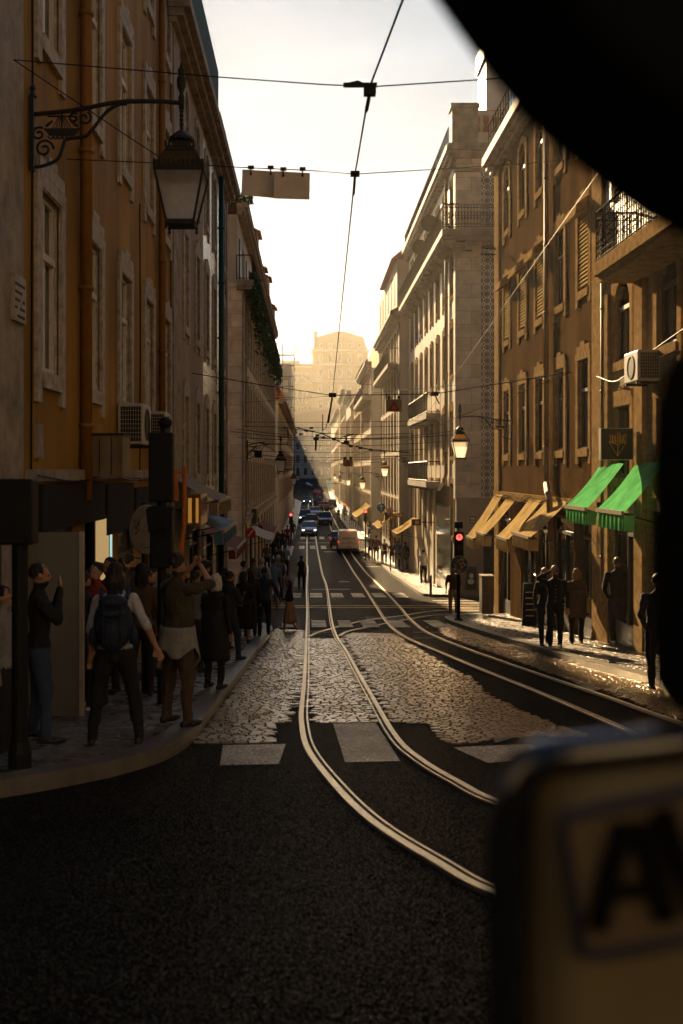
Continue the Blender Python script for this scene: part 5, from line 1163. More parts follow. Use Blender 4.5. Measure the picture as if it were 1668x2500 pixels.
    for s in(-1,1):
        for y in (-L/2+.75,L/2-.8):
            w_=MB().lathe((s*(W-.09),y,.31),[(.29,-.1),(.315,-.07),(.315,.07),(.29,.1)],18,axis='x').build('wheel',TYRE,t,smooth=True,local=True)
            MB().lathe((s*(W-.09)+s*.1,y,.31),[(.2,-.01),(.18,.012),(.03,.02)],12,axis='x').build('rim',RIM,w_,local=True)
        zl=.95 if van else .86
        MB().box(s*W*.93-.05,s*W*.93+.05,-L/2-.02,-L/2+.1,zl-.10,zl+.08).build('tail_light',TL if brake else REDP,t,local=True)
        MB().ball((s*W*.72,L/2-.05,.64),.16,.07,.075).build('headlight',HLIT if lights else mat('headlight glass',(.5,.5,.5),.15),t,local=True)
        MB().ball((s*(W+.13),.72,1.02),.09,.06,.075,8,6).build('wing_mirror',paint,t,local=True)
    if brake: MB().box(-.16,.16,-L/2-.03 if van else -L/2+.3,-L/2 if van else -L/2+.34,H-.1,H-.06).build('brake_light',TL,t,local=True)
    MB().box(-.26,.26,-L/2-.025,-L/2-.0,.45,.56).build('number_plate',PLATE,t,local=True)
    MB().box(-.26,.26,L/2-.0,L/2+.015,.34,.44).build('number_plate',PLATE,t,local=True); MB().box(-W*.6,W*.6,L/2-.04,L/2+.01,.28,.33).box(-W*.35,W*.35,L/2-.06,L/2+.008,.5,.6).build('grille',DARKM,t,local=True)
    MB().box(-W*.9,W*.9,-L/2-.03,-L/2+.1,.22,.40).build('bumper',mat('bumper plastic',(.04,.04,.04),.6),t,local=True); MB().box(-W*.9,W*.9,L/2-.1,L/2+.02,.20,.30).build('bumper',mat('bumper plastic',(.04,.04,.04),.6),t,local=True)
    return t
PW=mat('dirty white van paint',(.80,.76,.70),.35,.08,2,coat=.5); PG=mat('silver grey car paint',(.28,.29,.30),.25,.05,2,metal=.5,coat=.6); PD=mat('dark car paint',(.03,.033,.04),.25,.05,2,coat=.6); PB=mat('pale blue car paint',(.35,.42,.48),.25,.05,2,coat=.6); PBK=mat('black car paint',(.012,.012,.014),.2,.05,2,coat=.6)
car(851,1350,'van','rear',PW,'dirty white delivery van seen from behind with its brake light on',1.0,True)
car(829,1336,'hatch','rear',PD,'small dark car just left of and ahead of the white van, tail light lit',.95,True)
car(755,1309,'hatch','front',PG,'silver hatchback with headlights on leading the oncoming traffic',1.0,lights=True)
car(795,1282,'suv','front',PD,'dark oncoming car in the middle lane, right of the silver hatchback',1.0)
car(769,1262,'hatch','front',PB,'pale oncoming car queued behind the dark one',1.0)
car(745,1275,'suv','front',PBK,'black oncoming car at the left kerb behind the silver hatchback',1.0,lights=True)
car(760,1290,'suv','front',mat('brown car paint',(.09,.06,.04),.35,.1,2),'brown oncoming car directly behind the silver hatchback',1.0)
car(792,1244,'hatch','rear',PG,'grey hatchback waiting at the second crossing with red tail lights',1.0,True)
car(812,1240,'suv','rear',PD,'dark tall car beside the waiting grey hatchback',1.0)
car(777,1231,'hatch','rear',PBK,'black car ahead of the grey hatchback in the queue',1.0)
car(782,1217,'hatch','rear',PD,'distant dark car with red lights, middle of the queue',1.0,True)
car(774,1207,'hatch','rear',PB,'farthest pale car of the red-lit queue',1.0,True)
car(750,1231,'suv','front',PBK,'black car with white headlights coming from the far crossing',1.0,lights=True)
car(748,1190,'hatch','front',PD,'tiny dark car turning at the shaded end of the street',1.1,yaw=.8)

# ================================================================== people
SKIN=mat('skin',(.35,.19,.12),.55,.1,10); HAIRD=mat('dark hair',(.018,.012,.009),.6,.3,40); HAIRB=mat('blond hair',(.32,.15,.04),.55,.3,40,transl=.3); HAIRW=mat('white hair',(.42,.40,.36),.6,.2,40); HAIRN=mat('brown hair',(.07,.035,.015),.6,.3,40)
SHOE=mat('dark shoes',(.02,.02,.02),.5); SHOEW=mat('white shoes',(.45,.43,.4),.6)
CL={'black':(.012,.012,.013),'dark':(.022,.022,.024),'jeans':(.035,.055,.10),'djeans':(.02,.028,.045),'white':(.40,.40,.41),'olive':(.05,.042,.024),'navy':(.018,.026,.06),'blue':(.03,.09,.2),'tan':(.26,.17,.09),'khaki':(.24,.18,.11),'grey':(.14,.14,.14),'red':(.22,.03,.02),'orange':(.35,.10,.03),'brown':(.07,.045,.025),'coat':(.09,.06,.04),'lblue':(.12,.22,.34),'pale':(.24,.225,.20)}
TMP=bpy.data.scenes.new('tmp')
def evalm(o):
    TMP.collection.objects.link(o); vl=TMP.view_layers[0]; vl.update(); me=bpy.data.meshes.new_from_object(o.evaluated_get(vl.depsgraph)); bpy.data.objects.remove(o); return me
def cm(n): return mat(n+' cloth',CL[n],.85,.22,14,.5,60)
def person(px,head,feet,label,yaw=0,top='dark',bot='dark',sleeve='long',hair='short',hairm=None,arms=('down','down'),stride=.0,near=False,shoe=None,female=False,lean=0,extra=None,walk=.12,fat=0,y=None,group=None,headturn=0,zoff=.12):
    p=G(px,feet,zoff) if y is None else P(px,feet,y)
    H=(feet-head)/F*p.y; H=max(1.45,min(1.95,H)); S=H/1.75
    t=empty('person',(p.x,p.y,p.z),yaw,label,'person',group)
    rnd=random.Random(int(px*7+feet)); vox=.0125 if near else (.02 if p.y<60 else .034)
    m=MB(); segs=[]; V=Vector
    sh=.165 if female else .19; hp=.10
    k=10 if near else 8
    def limb(a,b_,ra,rb,lab,n=3):
        kk=1.14 if lab in('top','bot') else 1.0; ra*=kk; rb*=kk*(1.1 if lab=='bot' and rb<.06 else 1)
        a,b_=V(a),V(b_); pts=[a.lerp(b_,i/n) for i in range(n+1)]; rs=[ra+(rb-ra)*i/n for i in range(n+1)]
        if n>=3: rs[1]*=1.04
        m.tube(pts,rs,k); m.ball(a,ra,k=k,rings=6); m.ball(b_,rb,k=k,rings=6); segs.append((a,b_,lab,(ra+rb)/2))
    # torso as stacked ellipses
    w=.9 if female else 1
    rings=[(.80,.10,.09,0),(.86,.165,.115,0),(.93,.175*(1.03 if female else .97),.12,0),(1.02,.15*w+fat*.5,.105+fat,.0+fat*.4),(1.12,.145*w+fat*.6,.10+fat,.01+fat*.5),(1.24,.165*w,.115+fat*.3,.01),(1.34,.185*w,.115,0),(1.41,.175*w,.09,-.01),(1.46,.12*w,.07,-.012),(1.50,.06,.055,-.005)]
    b0=len(m.v); KK=14
    for (z,rx,ry,oy) in rings:
        for j in range(KK):
            a=2*math.pi*j/KK; m.v.append((rx*math.cos(a),ry*math.sin(a)+oy+lean*(z-.9),z))
    for i in range(len(rings)-1):
        for j in range(KK): q=b0+i*KK; m.f.append((q+j,q+(j+1)%KK,q+KK+(j+1)%KK,q+KK+j))
    m.f.append(tuple(b0+j for j in range(KK))[::-1]); m.f.append(tuple(b0+(len(rings)-1)*KK+j for j in range(KK)))
    segs.append((V((0,0,.86)),V((0,0,.92)),'bot',.16)); segs.append((V((0,0,1.0)),V((0,lean*.5,1.44)),'top',.17))
    hy=lean*.62; hz_=1.635
    limb((0,hy*.9-.01,1.44),(0,hy,1.56),.058,.052,'skin',2)
    Rh=Matrix.Rotation(headturn,3,'Z'); hc=V((0,hy+.01,hz_))
    def hp_(o): return hc+Rh@V(o)
    m.ball(hp_((0,-.008,.02)),.075,.095,.098,14,10); m.ball(hp_((0,.03,-.05)),.056,.062,.068,12,8); segs.append((hc+V((0,0,-.05)),hc+V((0,0,.05)),'skin',.09))
    m.ball(hp_((0,.098,-.02)),.013,.02,.024,8,6); m.ball(hp_((0,.085,-.062)),.026,.014,.014,8,6); m.ball(hp_((0,.078,.022)),.05,.018,.012,8,6)
    for s in(-1,1): m.ball(hp_((s*.078,.0,-.012)),.012,.02,.032,8,6)
    # arms
    for s,pose in zip((-1,1),arms):
        S0=V((s*sh,lean*.48,1.40))
        E,Wp={'down':((s*(sh+.06),-.03,1.12),(s*(sh+.07),.03,.87)),'swing':((s*(sh+.05),-.12*s,1.13),(s*(sh+.06),-.10*s+.10,.90)),
          'pocket':((s*(sh+.09),-.08,1.13),(s*(sh-.0),.03,.95)),'face':((s*(sh+.06),.16,1.22),(s*.06,.20,1.50)),'camera':((s*(sh+.10),.20,1.44),(s*.06,.27,1.61)),
          'head':((s*(sh+.17),.10,1.50),(s*.11,.10,1.63)),'front':((s*(sh+.05),.05,1.13),(s*.07,.24,1.08)),'phone':((s*(sh+.03),.10,1.14),(s*.07,.28,1.28)),'raise':((s*(sh+.04),.1,1.62),(s*.02,.18,1.78)),'away':((s*(sh+.13),-.02,1.15),(s*(sh+.22),.03,.93))}[pose]
        E=V(E)+V((0,lean*.4,0)); Wp=V(Wp)+V((0,lean*.3,0))
        up='skin' if sleeve=='none' else 'top'; lo='top' if sleeve=='long' else 'skin'
        limb(S0,E,.056 if not female else .046,.043,up); limb(E,Wp,.042,.028,lo)
        d=(Wp-E).normalized(); hcn=Wp+d*.05
        side=d.cross(V((0,1,0))); 
        if side.length<.1: side=V((1,0,0))
        side.normalize(); nrm=d.cross(side).normalized()
        rot=Matrix((side,nrm,d)).transposed()
        m.ball(hcn,.040,.020,.052,10,6,rot); segs.append((Wp+d*.01,Wp+d*.10,'skin',.035))
        if near:
            for i,(u,l) in enumerate(((-.03,.062),(-.010,.074),(.011,.070),(.031,.055))):
                a=hcn+side*u+d*.035; b_=a+d*l*.5+nrm*.006; c_=b_+d*l*.38+nrm*.022; m.tube([a,b_,c_],[.0105,.0098,.008],6); m.ball(c_,.008,k=6,rings=4)
            a=hcn-side*.034*s-d*.02; b_=a-side*.022*s+d*.03+nrm*.012; c_=b_+d*.03+nrm*.008; m.tube([a,b_,c_],[.013,.011,.009],6); m.ball(c_,.009,k=6,rings=4)
            segs.append((Wp+d*.1,Wp+d*.17+nrm*.02,'skin',.03))
    # legs
    for s in(-1,1):
        fy=s*stride*.5; lift=0.06 if (stride>.3 and fy<0) else 0
        hip=V((s*hp*.9,0,.88)); an=V((s*(hp+walk*.12),fy,.09+lift)); kn=(hip+an)/2+V((s*.015,.03+ (.07 if fy<0 and stride>.2 else 0)*1,.02))
        limb(hip,kn,.088,.058,'bot'); limb(kn,an,.060,.040 if near else .044,'bot' if bot!='skirt' else 'skin')
        toe=an+V((s*.02,.15,-.055)); heel=an+V((0,-.045,-.045-lift*.2))
        m.ball((an+toe)/2+V((0,.0,-.022)),.044,.125,.038,12,6); m.ball(heel,.038,.045,.045,8,6); m.tube([an,an+V((0,0,-.05))],.045,8)
        segs.append((heel+V((0,0,-.02)),toe,'shoe',.055))
    me=bpy.data.meshes.new('body'); me.from_pydata([tuple(V(v)*S) for v in m.v],[],m.f); me.validate()
    o=bpy.data.objects.new('tmp',me)
    md=o.modifiers.new('r','REMESH'); md.mode='VOXEL'; md.voxel_size=vox*S
    sm_=o.modifiers.new('s','SMOOTH'); sm_.iterations=3; sm_.factor=.5
    m2=evalm(o)
    m2.name='body'; m2.materials.clear()
    slots={'skin':SKIN,'top':cm(top),'bot':cm(bot if bot!='skirt' else top),'shoe':shoe or SHOE}
    keys=list(slots); 
    for k_ in keys: m2.materials.append(slots[k_])
    nv=len(m2.vertices); co=np.empty(nv*3); m2.vertices.foreach_get('co',co); co=co.reshape(-1,3)/S
    best=np.full(nv,1e9); lab=np.zeros(nv,int)
    for a,b_,l,r_ in segs:
        a=np.array(a); b_=np.array(b_); ab=b_-a; tt=np.clip(((co-a)*ab).sum(1)/(ab*ab).sum(),0,1); d=np.sqrt(((co-(a+tt[:,None]*ab))**2).sum(1))-r_
        u=d<best; best[u]=d[u]; lab[u]=keys.index(l)
    if sleeve=='short':
        pass
    npl=len(m2.polygons); ls=np.empty(npl,np.int32); m2.polygons.foreach_get('loop_start',ls); lv=np.empty(len(m2.loops),np.int32); m2.loops.foreach_get('vertex_index',lv)
    m2.polygons.foreach_set('material_index',lab[lv[ls]].astype(np.int32)); m2.polygons.foreach_set('use_smooth',np.ones(npl,bool)); m2.update()
    # cloth folds: small displacement along normal on cloth
    vs=m2.vertices; 
    if near:
        for v in vs:
            if keys[lab[v.index]] in('top','bot'):
                c_=v.co; n_=noise.noise(Vector((c_.x*9,c_.y*9,c_.z*5+px)))+.5*noise.noise(Vector((c_.x*20,c_.y*20,c_.z*11))); v.co=c_+v.normal*n_*.02
    bo=bpy.data.objects.new('body',m2); COL.objects.link(bo); bo.parent=t
    def child(name,mb,mm,vx=None,jit=0,smooth=True):
        me=bpy.data.meshes.new(name); me.from_pydata([tuple(V(v)*S) for v in mb.v],[],mb.f); me.validate()
        if vx:
            oo=bpy.data.objects.new('tmp',me); md=oo.modifiers.new('r','REMESH'); md.mode='VOXEL'; md.voxel_size=vx*S; s2=oo.modifiers.new('s','SMOOTH'); s2.iterations=2
            me=evalm(oo); me.materials.clear(); me.name=name
            if jit:
                for v in me.vertices: v.co+=v.normal*jit*noise.noise(Vector((v.co.x*45,v.co.y*45,v.co.z*12+px)))
        me.materials.append(mm)
        for pl in me.polygons: pl.use_smooth=smooth
        c_=bpy.data.objects.new(name,me); COL.objects.link(c_); c_.parent=t; return c_
    hm=hairm or HAIRD; h=MB()
    if hair!='none':
        h.ball(hp_((0,-.022,.035)),.083,.092,.094,12,8)
        if hair=='long':
            h.ball(hp_((0,-.06,-.06)),.095,.06,.14,10,8); h.ball(hp_((0,-.065,-.17)),.08,.04,.09,10,8)
        if hair=='bob':
            h.ball(hp_((0,-.035,-.03)),.108,.085,.12,12,8); h.ball(hp_((0,-.04,-.10)),.118,.075,.06,12,8)
        if hair=='cap': h.ball(hp_((0,.09,.055)),.06,.07,.012,10,6)
        if hair=='bun': h.ball(hp_((0,-.10,.08)),.04,.04,.04,8,6)
        child('hair' if hair!='cap' else 'cap',h,hm,.012 if p.y<30 else .02,.014 if hair!='cap' else 0)
    if near or p.y<45:
        e=MB()
        for s in(-1,1): e.ball(hp_((s*.032,.082,-.002)),.011,.008,.008,6,4)
        child('eyes',e,DARKM)
    def skirt(z0,z1,w0,w1,mm,name='skirt',fold=.06,nf=9,oy=0,dep=.75,hem=0):
        s_=MB(); K2=36; n=8
        for i in range(n+1):
            u=i/n; z=z0+(z1-z0)*u
            for j in range(K2):
                a=2*math.pi*j/K2; rr_=(w0+(w1-w0)*u)*(1+fold*u*math.sin(a*nf+u*2)); s_.v.append((rr_*math.cos(a),rr_*math.sin(a)*dep+oy,z+.015*u*math.sin(a*3)+hem*u*u*math.sin(a+2.2)+hem*.6*u*u*math.sin(a*3+1)))
        for i in range(n):
            for j in range(K2): q=i*K2; s_.f.append((q+j,q+(j+1)%K2,q+K2+(j+1)%K2,q+K2+j))
        c_=child(name,s_,mm); md=c_.modifiers.new('so','SOLIDIFY'); md.thickness=.01; return c_
    if extra: extra(locals())
    return t,S
def bag(name,t,S,verts_fn,mm,label,cat):
    """a carried thing stays top-level; placed where it hangs on its bearer"""
    mb=MB(); verts_fn(mb); M=Matrix.Translation(t.location)@Matrix.Rotation(t.rotation_euler[2],4,'Z')@Matrix.Scale(S,4)
    mb.v=[tuple(M@Vector(v)) for v in mb.v]; o=mb.build(name,mm); tag(o,label,cat); bevel(o,.045 if name=='backpack' else .015,4); return o
PI=math.pi
# --- near left
t,S=person(95,1376,1810,'man at the far left in a black jacket and jeans, hands raised to his mouth',yaw=-PI/2+.3,top='black',bot='jeans',arms=('face','face'),near=True,shoe=SHOE,walk=.5,stride=.12)
t,S=person(282,1374,1818,'woman from behind with long dark hair, white t-shirt and a big navy backpack',yaw=.1,top='white',bot='black',sleeve='short',hair='long',arms=('down','away'),near=True,female=True,walk=1.0,fat=.02)
def bp(m):
    m.ball((0,-.23,1.20),.185,.12,.26,20,14); m.ball((0,-.33,1.10),.135,.075,.15,16,10); m.ball((0,-.25,1.40),.14,.10,.075,16,8); m.ball((0,-.31,1.30),.12,.06,.05,14,8)
    for sx in (-1,1): m.tube([(sx*.12,-.15,1.42),(sx*.13,.0,1.50),(sx*.135,.13,1.38),(sx*.16,.13,1.15),(sx*.16,-.12,1.0)],.02,8); m.tube([(sx*.08,-.35,1.38),(sx*.08,-.42,1.15),(sx*.08,-.36,.98)],.009,5); m.ball((sx*.19,-.24,1.08),.04,.05,.09,10,6)
    m.tube([(-.04,-.2,1.47),(0,-.2,1.52),(.04,-.2,1.47)],.01,5)
bag('backpack',t,S,bp,mat('navy backpack',(.012,.018,.035),.7,.3,10,.4,40),'large navy backpack worn by the woman in the white t-shirt','backpack')
t,S=person(432,1352,1772,'man in an olive t-shirt holding a camera up, pale jumper tied round his waist',yaw=-.75,top='olive',bot='brown',sleeve='short',arms=('camera','camera'),near=True,fat=.05,walk=.5,
  extra=lambda q:(q['skirt'](1.02,.68,.185,.225,cm('pale'),'jumper',.10,7,.01,.85,.10)))
bag('camera',t,S,lambda m:(m.box(-.07,.07,.27,.34,1.57,1.67),m.lathe((0,.34,1.62),[(.035,0),(.04,.06),(.036,.1)],10,axis='y'),m.box(-.03,.03,.28,.33,1.67,1.70)),DARKM,'black camera held at the face of the man in olive','camera')
person(522,1402,1682,'stooped white-haired person in a long black coat at the kerb',yaw=-.5,top='black',bot='black',hair='bob',hairm=HAIRW,arms=('front','down'),near=True,lean=.12,fat=.04,extra=lambda q:q['skirt'](1.2,.45,.19,.25,cm('black'),'coat',.03,6,.02,.8))
person(562,1395,1612,'man in a dark jacket and jeans leaning towards the street, behind the white-haired person',yaw=-.9,top='dark',bot='djeans',arms=('front','phone'),near=False,stride=.25)
person(596,1395,1568,'woman in dark clothes with a long skirt beside the man in blue',yaw=-.3,top='black',bot='skirt',hair='long',arms=('down','front'),female=True,extra=lambda q:q['skirt'](1.0,.35,.16,.24,cm('black')))
person(645,1385,1552,'man from behind in a blue sweater and black trousers near the kerb',yaw=.1,top='navy',bot='black',arms=('down','away'),stride=.2)
person(235,1374,1720,'person with glasses in a dark red top behind the backpack woman',yaw=PI-.4,top='red',bot='dark',hair='bun',near=False,female=True)
person(205,1395,1735,'person in dark clothes and pale shoes in front of the shop window',yaw=-.6,top='dark',bot='dark',shoe=SHOEW)
person(268,1362,1690,'dark-haired man mostly hidden behind the woman with the backpack',yaw=PI*.8,top='brown',bot='dark')
person(345,1376,1700,'long-haired woman between the backpack woman and the man in olive',yaw=.2,top='brown',bot='black',hair='long',female=True)
person(318,1352,1660,'man in a dark cap standing deep in the left crowd',yaw=-1.2,top='dark',bot='dark',hair='cap')
person(376,1380,1650,'man with raised sunglasses at the back of the left crowd',yaw=-1.0,top='grey',bot='dark')
person(478,1395,1640,'person in grey just behind the man with the camera',yaw=-.6,top='grey',bot='dark')
person(502,1372,1600,'balding man half hidden behind the white-haired person',yaw=-.6,top='dark',bot='dark',hair='short',hairm=HAIRN)
for q_ in ((218,1388,1700,'black','black-clad person before the lit window, left of the red top',.4),(300,1366,1640,'black','dark head and shoulders just behind the backpack woman',-.4),(362,1392,1690,'dark','dark figure under the black signal',-1.3),(408,1398,1630,'brown','brown-clad figure behind the man with the camera',.3),(548,1386,1585,'black','black-clad figure between the white-haired person and the man in jeans',-.5),(612,1392,1555,'dark','dark figure just left of the man in blue',.2),(452,1388,1612,'black','black-clad figure at the wall behind the camera man',-1.0)):
    person(q_[0],q_[1],q_[2],q_[4],yaw=q_[5],top=q_[3],bot='dark',hair='short' if q_[0]%3 else 'long')
person(8,1440,1850,'person in white cut off by the left frame edge',yaw=-PI/2,top='pale',bot='dark',y=9.0)
gp_='people on the far left pavement'
for i,(px,hd,ft,tp,bt,lab,kw) in enumerate([
 (588,1370,1530,'white','dark','person in a white shirt with head bowed by the shopfronts',dict(yaw=-1.2,lean=.15)),
 (618,1362,1505,'grey','dark','person in a greyish top between two white tops',dict(hairm=HAIRN)),
 (640,1362,1500,'white','dark','man in a white t-shirt seen from behind, left pavement',dict(sleeve='short',hairm=HAIRW)),
 (668,1364,1492,'lblue','pale','person in a light blue top with a pale sweater at the waist',dict(sleeve='short',hairm=HAIRN)),
 (680,1350,1470,'grey','dark','grey-shirted man with a hat beyond the light blue top',dict(sleeve='short',hairm=HAIRW)),
 (697,1312,1408,'lblue','dark','walker in a blue and white top with a sling bag, far left pavement',dict(sleeve='short')),
 (684,1312,1412,'brown','dark','walker in brown next to the blue and white top',dict()),
 (668,1290,1380,'dark','dark','dark walker under the off-white awning',dict()),
 (690,1275,1350,'dark','dark','dark walker by the far left kerb',dict()),
 (702,1262,1335,'red','dark','walker in dark red near the far left signal',dict()),
 (715,1255,1318,'dark','dark','dark figure beside the far left red light',dict()),
 (676,1262,1345,'brown','dark','brown figure at the far left shopfronts',dict()),
 (652,1300,1400,'grey','dark','grey figure close to the far left wall',dict())]):
    person(px,hd,ft,lab,top=tp,bot=bt,stride=.3 if i%2 else .15,**kw)
t,S=person(708,1420,1540,'woman crossing the road in a black top and long tan skirt',yaw=PI/2-.3,top='black',bot='skirt',hair='long',arms=('front','down'),stride=.5,female=True,zoff=0,lean=.05,extra=lambda q:q['skirt'](1.02,.28,.15,.30,mat('tan skirt cloth',(.42,.28,.17),.7,.1,10,transl=.3),fold=.08,nf=7))
bag('shoulder_bag',t,S,lambda m:m.box(-.05,.12,.12,.22,.95,1.14),mat('beige bag',(.3,.2,.12),.7),'beige shoulder bag carried by the woman in the tan skirt','bag')
person(736,1356,1441,'man in a dark vest walking away on the tram track',top='dark',bot='dark',sleeve='none',arms=('down','swing'),stride=.3,zoff=0)
# --- right
person(1107,1383,1503,'man with headphones in a dark t-shirt and khaki trousers crossing the side street',yaw=PI,top='brown',bot='khaki',sleeve='short',arms=('down','down'),stride=.18,hair='short',zoff=0,shoe=SHOEW,extra=lambda q:q['child']('headphones',MB().tube([q['hp_']((.095*math.cos(a),0,.11*math.sin(a)+.02)) for a in [PI*j/8 for j in range(9)]],.014,5).ball(q['hp_']((.095,0,-.0)),.02,.03,.035).ball(q['hp_']((-.095,0,0)),.02,.03,.035),mat('pale headphones',(.5,.42,.3),.4)))
person(1034,1342,1424,'man in a white t-shirt and black trousers walking away past the shop front',top='white',bot='black',sleeve='short',stride=.2,arms=('down','down'))
for px,hd,ft,tp,bt,lab,kw in [
 (989,1323,1391,'dark','dark','dark-jacketed walker at the right end of the pavement group',dict()),
 (997,1322,1385,'brown','dark','walker in brown just behind the dark-jacketed one',dict(hair='long')),
 (971,1317,1388,'blue','dark','walker in a bright blue top in the pavement group',dict(sleeve='short')),
 (957,1322,1378,'orange','dark','walker in an orange top in the pavement group',dict(hairm=HAIRB)),
 (939,1316,1378,'white','dark','walker in white with a red backpack in the pavement group',dict(sleeve='short')),
 (919,1302,1370,'red','dark','walker in dark red at the kerb by the van',dict()),
 (905,1288,1368,'brown','dark','long-striding brown walker stepping off the kerb by the van',dict(arms=('head','down'))),
 (903,1250,1318,'dark','dark','dark figure under the small right traffic light',dict(stride=.5)),
 (866,1252,1288,'grey','jeans','farther walker in grey and jeans beyond the van',dict()),
 (874,1246,1284,'dark','dark','tall dark walker beyond the van',dict()),
 (857,1244,1284,'dark','dark','dark walker near the second crossing, right side',dict()),
 (845,1240,1272,'navy','dark','navy walker at the second crossing',dict()),
 (838,1238,1266,'pale','dark','pale-topped walker crossing far away',dict()),
 (827,1240,1268,'dark','dark','tiny dark walker in the road beyond the cars',dict())]:
    t,S=person(px,hd,ft,lab,top=tp,bot=bt,stride=kw.pop('stride',.3),**kw)
    if px==939: bag('backpack',t,S,lambda m:m.box(-.15,.15,-.3,-.11,1.0,1.4),cm('red'),'red backpack on the walker in white','backpack')
t,S=person(1355,1381,1583,'man in a black cap, sunglasses and buttoned black shirt, one hand at his head',yaw=PI-.1,top='black',bot='black',hair='cap',hairm=HAIRD,arms=('down','head'),near=True,stride=.25,shoe=SHOEW,
  extra=lambda q:(q['child']('sunglasses',MB().box(-.065,-.01,.075,.10,1.62,1.66).box(.01,.065,.075,.10,1.62,1.66).box(-.01,.01,.09,.1,1.645,1.655),DARKM),q['child']('buttons',(lambda mm:[mm.ball((0,.125,1.02+.08*i),.009,.006,.009,6,4) for i in range(5)] and mm)(MB()),mat('metal buttons',(.5,.45,.35),.3))))
person(1330,1386,1576,'fair-haired woman in dark jacket and flared trousers walking behind the capped man',yaw=PI+.1,top='dark',bot='djeans',hair='long',hairm=HAIRB,female=True,arms=('down','down'),stride=.3)
t,S=person(1408,1388,1571,'woman from behind with sunlit curly hair, brown coat and black tights',yaw=-.1,top='coat',bot='black',hair='bob',hairm=HAIRB,female=True,arms=('down','down'),stride=.1,near=True,extra=lambda q:q['skirt'](1.25,.62,.18,.21,cm('coat'),'coat',.03,5,0,.8))
bag('tote_bag',t,S,lambda m:(m.box(.22,.30,-.12,.16,.72,1.06),m.tube([(.25,-.08,1.05),(.22,-.02,1.38),(.2,.02,1.42),(.24,.1,1.05)],.008,4)),mat('canvas tote',(.22,.16,.09),.8),'canvas tote bag on the shoulder of the woman in the brown coat','bag')
person(1508,1360,1575,'broad man walking away in a dark jacket and blue jeans, hands in pockets',yaw=-.1,top='black',bot='djeans',arms=('pocket','pocket'),near=True,stride=.38,shoe=SHOEW,hairm=HAIRN)
person(1606,1400,1682,'dark-clad person stepping off the kerb beside the black mirror',yaw=0,top='black',bot='black',arms=('pocket','down'),near=True,stride=.2,fat=.03,zoff=0)

bpy.data.scenes.remove(TMP)
# ================================================================== the vehicle the photo is taken from
D0=.72
VB=mat('black vehicle plastic',(.004,.004,.004),.85,.2,4,spec=.08); VP=mat('pale vehicle panel',(.13,.105,.055),.55,.15,4); VR=mat('glossy black rim',(.008,.009,.012),.12,.1,4,coat=1)
car_=empty('sightseeing_vehicle',(.55,1.0,g(1.0)),0,'dark blurred vehicle front close on the right with hood, mirror and stickered panel','vehicle')
d=lambda x,y,yy=D0:P(x/.94,y/.94,yy)
ed=[(880,-150),(975,0),(1045,100),(1112,192),(1182,280),(1272,364),(1385,455),(1468,513),(1568,562),(1700,620),(1900,700)]
pts=[d(x,y) for x,y in ed]+[d(1900,-500),d(900,-500)]
def slab(pts,th,name,m_,bv=.006):
    n=len(pts); mb=MB(); mb.v=[tuple(p) for p in pts]+[tuple(p+Vector((p.x*.12+.02,-th,p.z*.05))) for p in pts]
    mb.f=[tuple(range(n)),tuple(range(2*n-1,n-1,-1))]+[(i,n+i,n+(i+1)%n,(i+1)%n) for i in range(n)]
    o=fixn(mb.build(name,m_,car_)); bevel(o,bv,3); return o
slab(pts,.10,'roof_hood',VB,.012)
mir=[(1760,750),(1640,755),(1575,775),(1530,805),(1502,865),(1485,960),(1478,1080),(1474,1300),(1474,1490),(1484,1570),(1515,1625),(1575,1655),(1660,1660),(1760,1662)]
slab([d(x,y) for x,y in mir],.09,'side_mirror',VB,.012)
pan=[(1142,2600),(1142,2350),(1142,2100),(1144,1900),(1152,1810),(1172,1755),(1205,1722),(1255,1706),(1330,1700),(1450,1690),(1600,1672),(1800,1650),(1800,2600)]
slab([d(x,y) for x,y in pan],.05,'front_panel',VP,.010)
# dark rounded rim following the panel's edge
rimp=catmull([d(x,y,D0-.03) for x,y in [(1166,2600),(1166,2100),(1168,1900),(1180,1815),(1205,1765),(1250,1740),(1330,1730),(1450,1718),(1600,1700),(1800,1675)]],6)
MB().tube(rimp,.0135,10).build('panel_rim',VR,car_,smooth=True)
MB().box(.42,.5,.62,.72,-1.2,.7).build('pillar',VB,car_)
stk=MB().poly([d(x,y,D0-.062) for x,y in [(1285,1880),(1420,1835),(1700,1780),(1700,2130),(1500,2165),(1335,2200)]]).build('sticker',mat('sticker paper',(.10,.075,.045),.6,.1,6),car_)
NV=mat('navy sticker line',(.006,.010,.035),.5); 
MB().tube(catmull([d(x,y,D0-.064) for x,y in [(1720,1785),(1560,1820),(1420,1848),(1318,1872),(1290,1890),(1300,1960),(1318,2080),(1335,2170),(1350,2192),(1420,2185),(1560,2160),(1720,2130)]],5),.0038,8).build('sticker_border',NV,stk)
MB().tube([d(x,y,D0-.066) for x,y in [(1372,2130),(1405,1990),(1432,1900),(1470,1900),(1500,2000),(1530,2110)]],.0075,8).tube([d(1400,2050,D0-.066),d(1500,2040,D0-.066)],.006,8).tube([d(x,y,D0-.066) for x,y in [(1520,1860),(1560,1980),(1580,2080),(1620,1960),(1650,1850)]],.0075,8).build('sticker_lettering',VB,stk)

